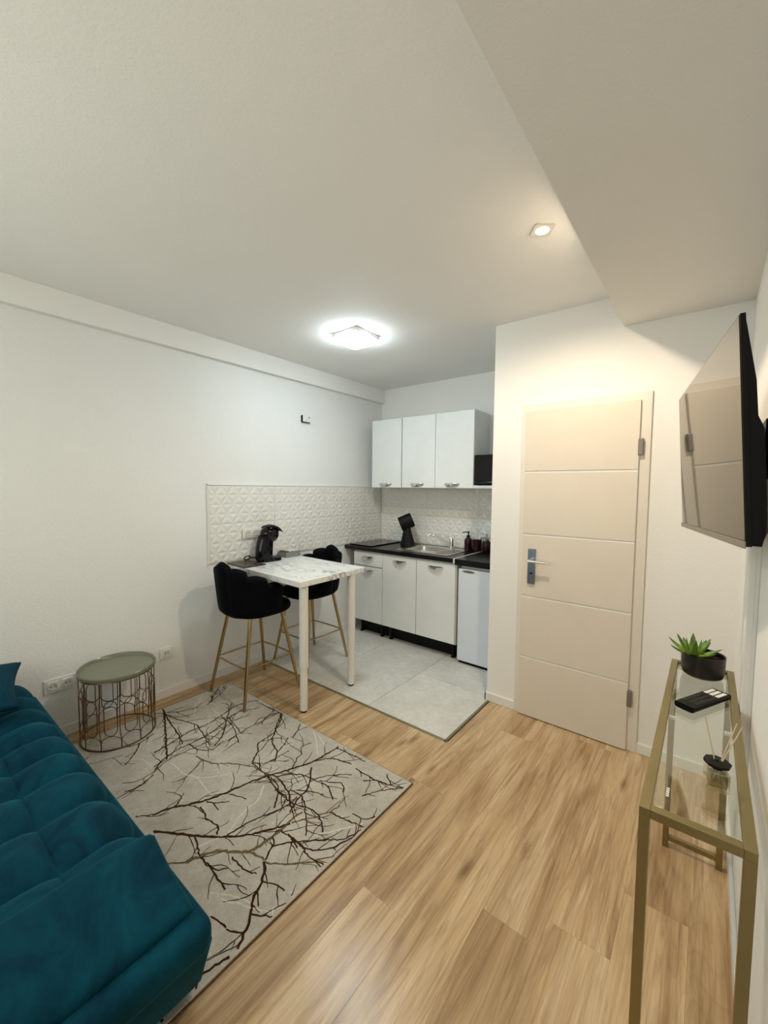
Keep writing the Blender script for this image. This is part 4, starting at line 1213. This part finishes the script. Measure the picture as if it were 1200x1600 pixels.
# ================================================================== TELEVISION
S_ = 0.95
TW, TH = 0.965 * S_, 0.56 * S_
yaw, tilt, roll = 0.17, 0.0633, -0.0215
e = Vector((-math.sin(yaw), math.cos(yaw), 0)); nn = Vector((-math.cos(yaw), -math.sin(yaw), 0))
up = Vector((0, 0, 1)) * math.cos(tilt) + nn * math.sin(tilt)
e2 = e * math.cos(roll) + up * math.sin(roll); up2 = up * math.cos(roll) - e * math.sin(roll)
n2 = e2.cross(up2)
if n2.dot(nn) < 0: n2 = -n2
X_, Y_, Z_ = -e2, -n2, up2
tvm = Matrix(((X_.x, Y_.x, Z_.x, 2.9267), (X_.y, Y_.y, Z_.y, 1.697), (X_.z, Y_.z, Z_.z, 1.6223), (0, 0, 0, 1)))
tv = thing('television', 'black flat-screen television on a wall arm, angled out from the right wall', 'television')
tv.rotation_euler = tvm.to_euler(); tv.location = tvm.translation
hw, hh = TW / 2, TH / 2
put('panel', B(-hw, hw, 0.0012, 0.012, -hh, hh, bev=0.001), 'black', tv, local=True)
put('screen', B(-hw + 0.004, hw - 0.004, -0.0004, 0.0014, -hh + 0.014, hh - 0.004), 'screen', tv, local=True)
bm = bmesh.new(); box(bm, -hw, hw, -0.004, 0.0012, -hh - 0.004, -hh + 0.013, bev=0.001)
put('lower_bezel', bm, 'tv_bezel', tv, local=True)
bm = bmesh.new()
pf = [(0.012, hh - 0.01), (0.016, hh - 0.03), (0.038, hh - 0.155), (0.040, hh - 0.235), (0.052, hh - 0.26), (0.052, -hh + 0.03), (0.040, -hh), (0.012, -hh + 0.002)]
def ring_(x, k_): return [bm.verts.new((x, 0.012 + (y - 0.012) * k_, z)) for y, z in pf]
A_ = ring_(hw - 0.004, 0.62); B_ = ring_(hw - 0.05, 1.0); C_ = ring_(-hw + 0.05, 1.0); D_ = ring_(-hw + 0.004, 0.62)
m_ = len(pf)
for P_, Q_ in ((A_, B_), (B_, C_), (C_, D_)):
    for i in range(m_): bm.faces.new((P_[i], P_[(i + 1) % m_], Q_[(i + 1) % m_], Q_[i]))
bm.faces.new(A_); bm.faces.new(D_[::-1])
put('rear_housing', bm, 'black', tv, local=True)
# wall arm
mt = thing('wall_mount', 'black swivel wall arm behind the television', 'bracket', (XR, 1.72, 1.62))
put('wall_plate', B(XR - 0.012, XR - 0.0005, 1.66, 1.78, 1.53, 1.71, bev=0.002), 'black', mt)
q = tvm @ Vector((0, 0.054, 0))
put('arm', tube(bmesh.new(), [(XR - 0.012, 1.72, 1.62), ((XR + q.x) / 2 + 0.01, 1.80, 1.62), (q.x + 0.004, q.y, 1.62)], 0.014, 10), 'black', mt, smooth=True)

# ================================================================== CONSOLE TABLE
KX0, KX1, KY0, KY1, KZ, T = 2.860, 3.056, 1.032, 2.046, 0.800, 0.021
ct = thing('console_table', 'narrow gold metal console table with glass top along the right wall', 'table', ((KX0 + KX1) / 2, (KY0 + KY1) / 2, 0))
for x in (KX0, KX1 - T):
    put('side_rail', B(x, x + T, KY0, KY1, KZ - T, KZ, bev=0.0012), 'gold_frame', ct)
    for y in (KY0, KY1 - T):
        put('leg', B(x, x + T, y, y + T, 0.0005, KZ - T, bev=0.0012), 'gold_frame', ct)
for y in (KY0, KY1 - T):
    put('end_rail', B(KX0 + T, KX1 - T, y, y + T, KZ - T, KZ, bev=0.0012), 'gold_frame', ct)
    put('foot_rail', B(KX0 + T, KX1 - T, y + 0.003, y + T - 0.003, 0.030, 0.030 + T, bev=0.0012), 'gold_frame', ct)
GZ = KZ - 0.006
gt = put('glass_top', B(KX0 + T + 0.002, KX1 - T - 0.002, KY0 + T + 0.002, KY1 - T - 0.002, GZ - 0.006, GZ), 'glass', ct)
for y in (KY0 + T + 0.02, 1.545, KY1 - T - 0.02):
    for x, d_ in ((KX0 + T, 1), (KX1 - T, -1)):
        put('glass_peg', tube(bmesh.new(), [(x - 0.001 * d_, y, GZ - 0.0125), (x + d_ * 0.018, y, GZ - 0.0125)], 0.006, 12), 'plastic_white', ct, smooth=True)

# plant pot
pot = thing('potted_succulent', 'green spiky succulent in a low black pot at the far end of the glass table', 'plant', (2.960, 1.945, GZ))
px, py = 2.960, 1.945
put('pot', lathe(bmesh.new(), [(0, 0.001), (0.052, 0.001), (0.062, 0.008), (0.067, 0.030), (0.068, 0.085), (0.0655, 0.086), (0.063, 0.083), (0.063, 0.066), (0, 0.066)], 48, (px, py, GZ)), 'pot', pot, smooth=True)
put('soil', lathe(bmesh.new(), [(0.0625, 0.0665), (0.05, 0.069), (0.03, 0.067), (0.0, 0.070)], 32, (px, py, GZ)), 'soil', pot, smooth=True)
cx, cy = px - 0.030, py + 0.002
def leaf_bm(L_, w):
    def f(u, v):
        t = v; a = 2 * PI * u
        ww = w * (0.55 + 0.9 * t) * (1 - t) ** 0.85 * 1.25 + 0.0003
        th = 0.42 * ww + 0.0002
        return Vector((L_ * t, ww * math.cos(a), th * math.sin(a) + 0.18 * L_ * t * t))
    return grid(bmesh.new(), f, 10, 12, wrap_u=True)
lsrc = put('leaf', leaf_bm(0.088, 0.0165), 'leaf', pot, smooth='all')
lsrc.location = (0, 0, 0)
spec_ = []
for i in range(7): spec_.append((i * 2 * PI / 7 + 0.2, 0.28 + 0.10 * (i % 2), 1.0))
for i in range(6): spec_.append((i * 2 * PI / 6 + 0.6, 0.72 + 0.08 * (i % 2), 0.95))
for i in range(4): spec_.append((i * 2 * PI / 4 + 0.3, 1.15, 0.75))
for i, (az, el, sc) in enumerate(spec_):
    o = lsrc if i == 0 else share('leaf', lsrc, pot)
    o.location = Vector((cx + 0.008 * math.cos(az), cy + 0.008 * math.sin(az), GZ + 0.070)) - pot.location
    o.rotation_euler = (0, -el, az); o.scale = (sc, sc, sc)

# remote control
rm = thing('remote_control', 'black remote control with white keys lying on the glass table', 'remote', (2.9655, 1.686, GZ), math.atan2(0.192, 0.098))
bm = bmesh.new()
def rbody(u, v):
    a = 2 * PI * v; c, s = math.cos(a), math.sin(a)
    x = (u - 0.5) * 0.208
    hwid = 0.029 - 0.004 * (1 - u) * 0.0
    y = hwid * math.copysign(min(1, abs(c) ** 0.35), c)
    z = 0.0105 * math.copysign(abs(s) ** (0.25 if s > 0 else 0.7), s)
    return Vector((x, y, 0.0115 + z * (1.0 if s < 0 else 0.85)))
bm = grid(bmesh.new(), rbody, 12, 32)
bmesh.ops.remove_doubles(bm, verts=bm.verts[:], dist=1e-5)
bmesh.ops.holes_fill(bm, edges=[e_ for e_ in bm.edges if e_.is_boundary], sides=0)
put('shell', bm, 'black', rm, smooth=True, local=True)
ztop = 0.0115 + 0.0105 * 0.85
kb = None
for j in range(4):
    for i in range(3):
        if kb is None: kb = put('white_key', B(-0.0055, 0.0055, -0.006, 0.006, 0, 0.0016, bev=0.0007), 'btn_white', rm, local=True); o = kb
        else: o = share('white_key', kb, rm)
        o.location = (0.088 - j * 0.0135, -0.0165 + i * 0.0165, ztop - 0.0004)
kd = None
for j in range(8):
    for i in range(3):
        if kd is None: kd = put('rubber_key', B(-0.0038, 0.0038, -0.005, 0.005, 0, 0.0016, bev=0.0007), 'btn_grey', rm, local=True); o = kd
        else: o = share('rubber_key', kd, rm)
        o.location = (0.026 - j * 0.0135, -0.0165 + i * 0.0165, ztop - 0.0004)

# reed diffuser
rx_, ry_ = 2.994, 1.222
rd = thing('reed_diffuser', 'small glass reed diffuser with black collar at the near end of the glass table', 'diffuser', (rx_, ry_, GZ), math.radians(8))
s = 0.0225
bm = bmesh.new(); box(bm, -s, s, -s, s, 0.0005, 0.047, bev=0.004, seg=3); box(bm, -s + 0.004, s - 0.004, -s + 0.004, s - 0.004, 0.008, 0.043, bev=0.003)
put('bottle', bm, 'bottle_glass', rd, local=True)
put('oil', B(-s + 0.0045, s - 0.0045, -s + 0.0045, s - 0.0045, 0.0085, 0.026, bev=0.002), 'liquid', rd, local=True)
bm = bmesh.new()
lathe(bm, [(0, 0.047), (0.012, 0.047), (0.012, 0.056), (0.026, 0.057), (0.027, 0.063), (0.005, 0.064), (0, 0.060)], 8)
put('collar', bm, 'black', rd, local=True)
for tx, ty in ((-0.022, 0.035), (0.045, 0.020), (0.038, 0.034)):
    put('reed', tube(bmesh.new(), [(-tx * 0.25, -ty * 0.25, 0.012), (tx, ty, 0.150)], 0.0014, 6), 'reed', rd, local=True)
# stamp printed on the glass corner
bm = bmesh.new()
for i in range(5):
    box(bm, 2.903, 2.909, 1.112 + i * 0.0075, 1.117 + i * 0.0075, GZ + 0.00005, GZ + 0.0003)
st_ = put('glass_stamp', bm, 'btn_white', gt); st_['kind'] = 'stuff'
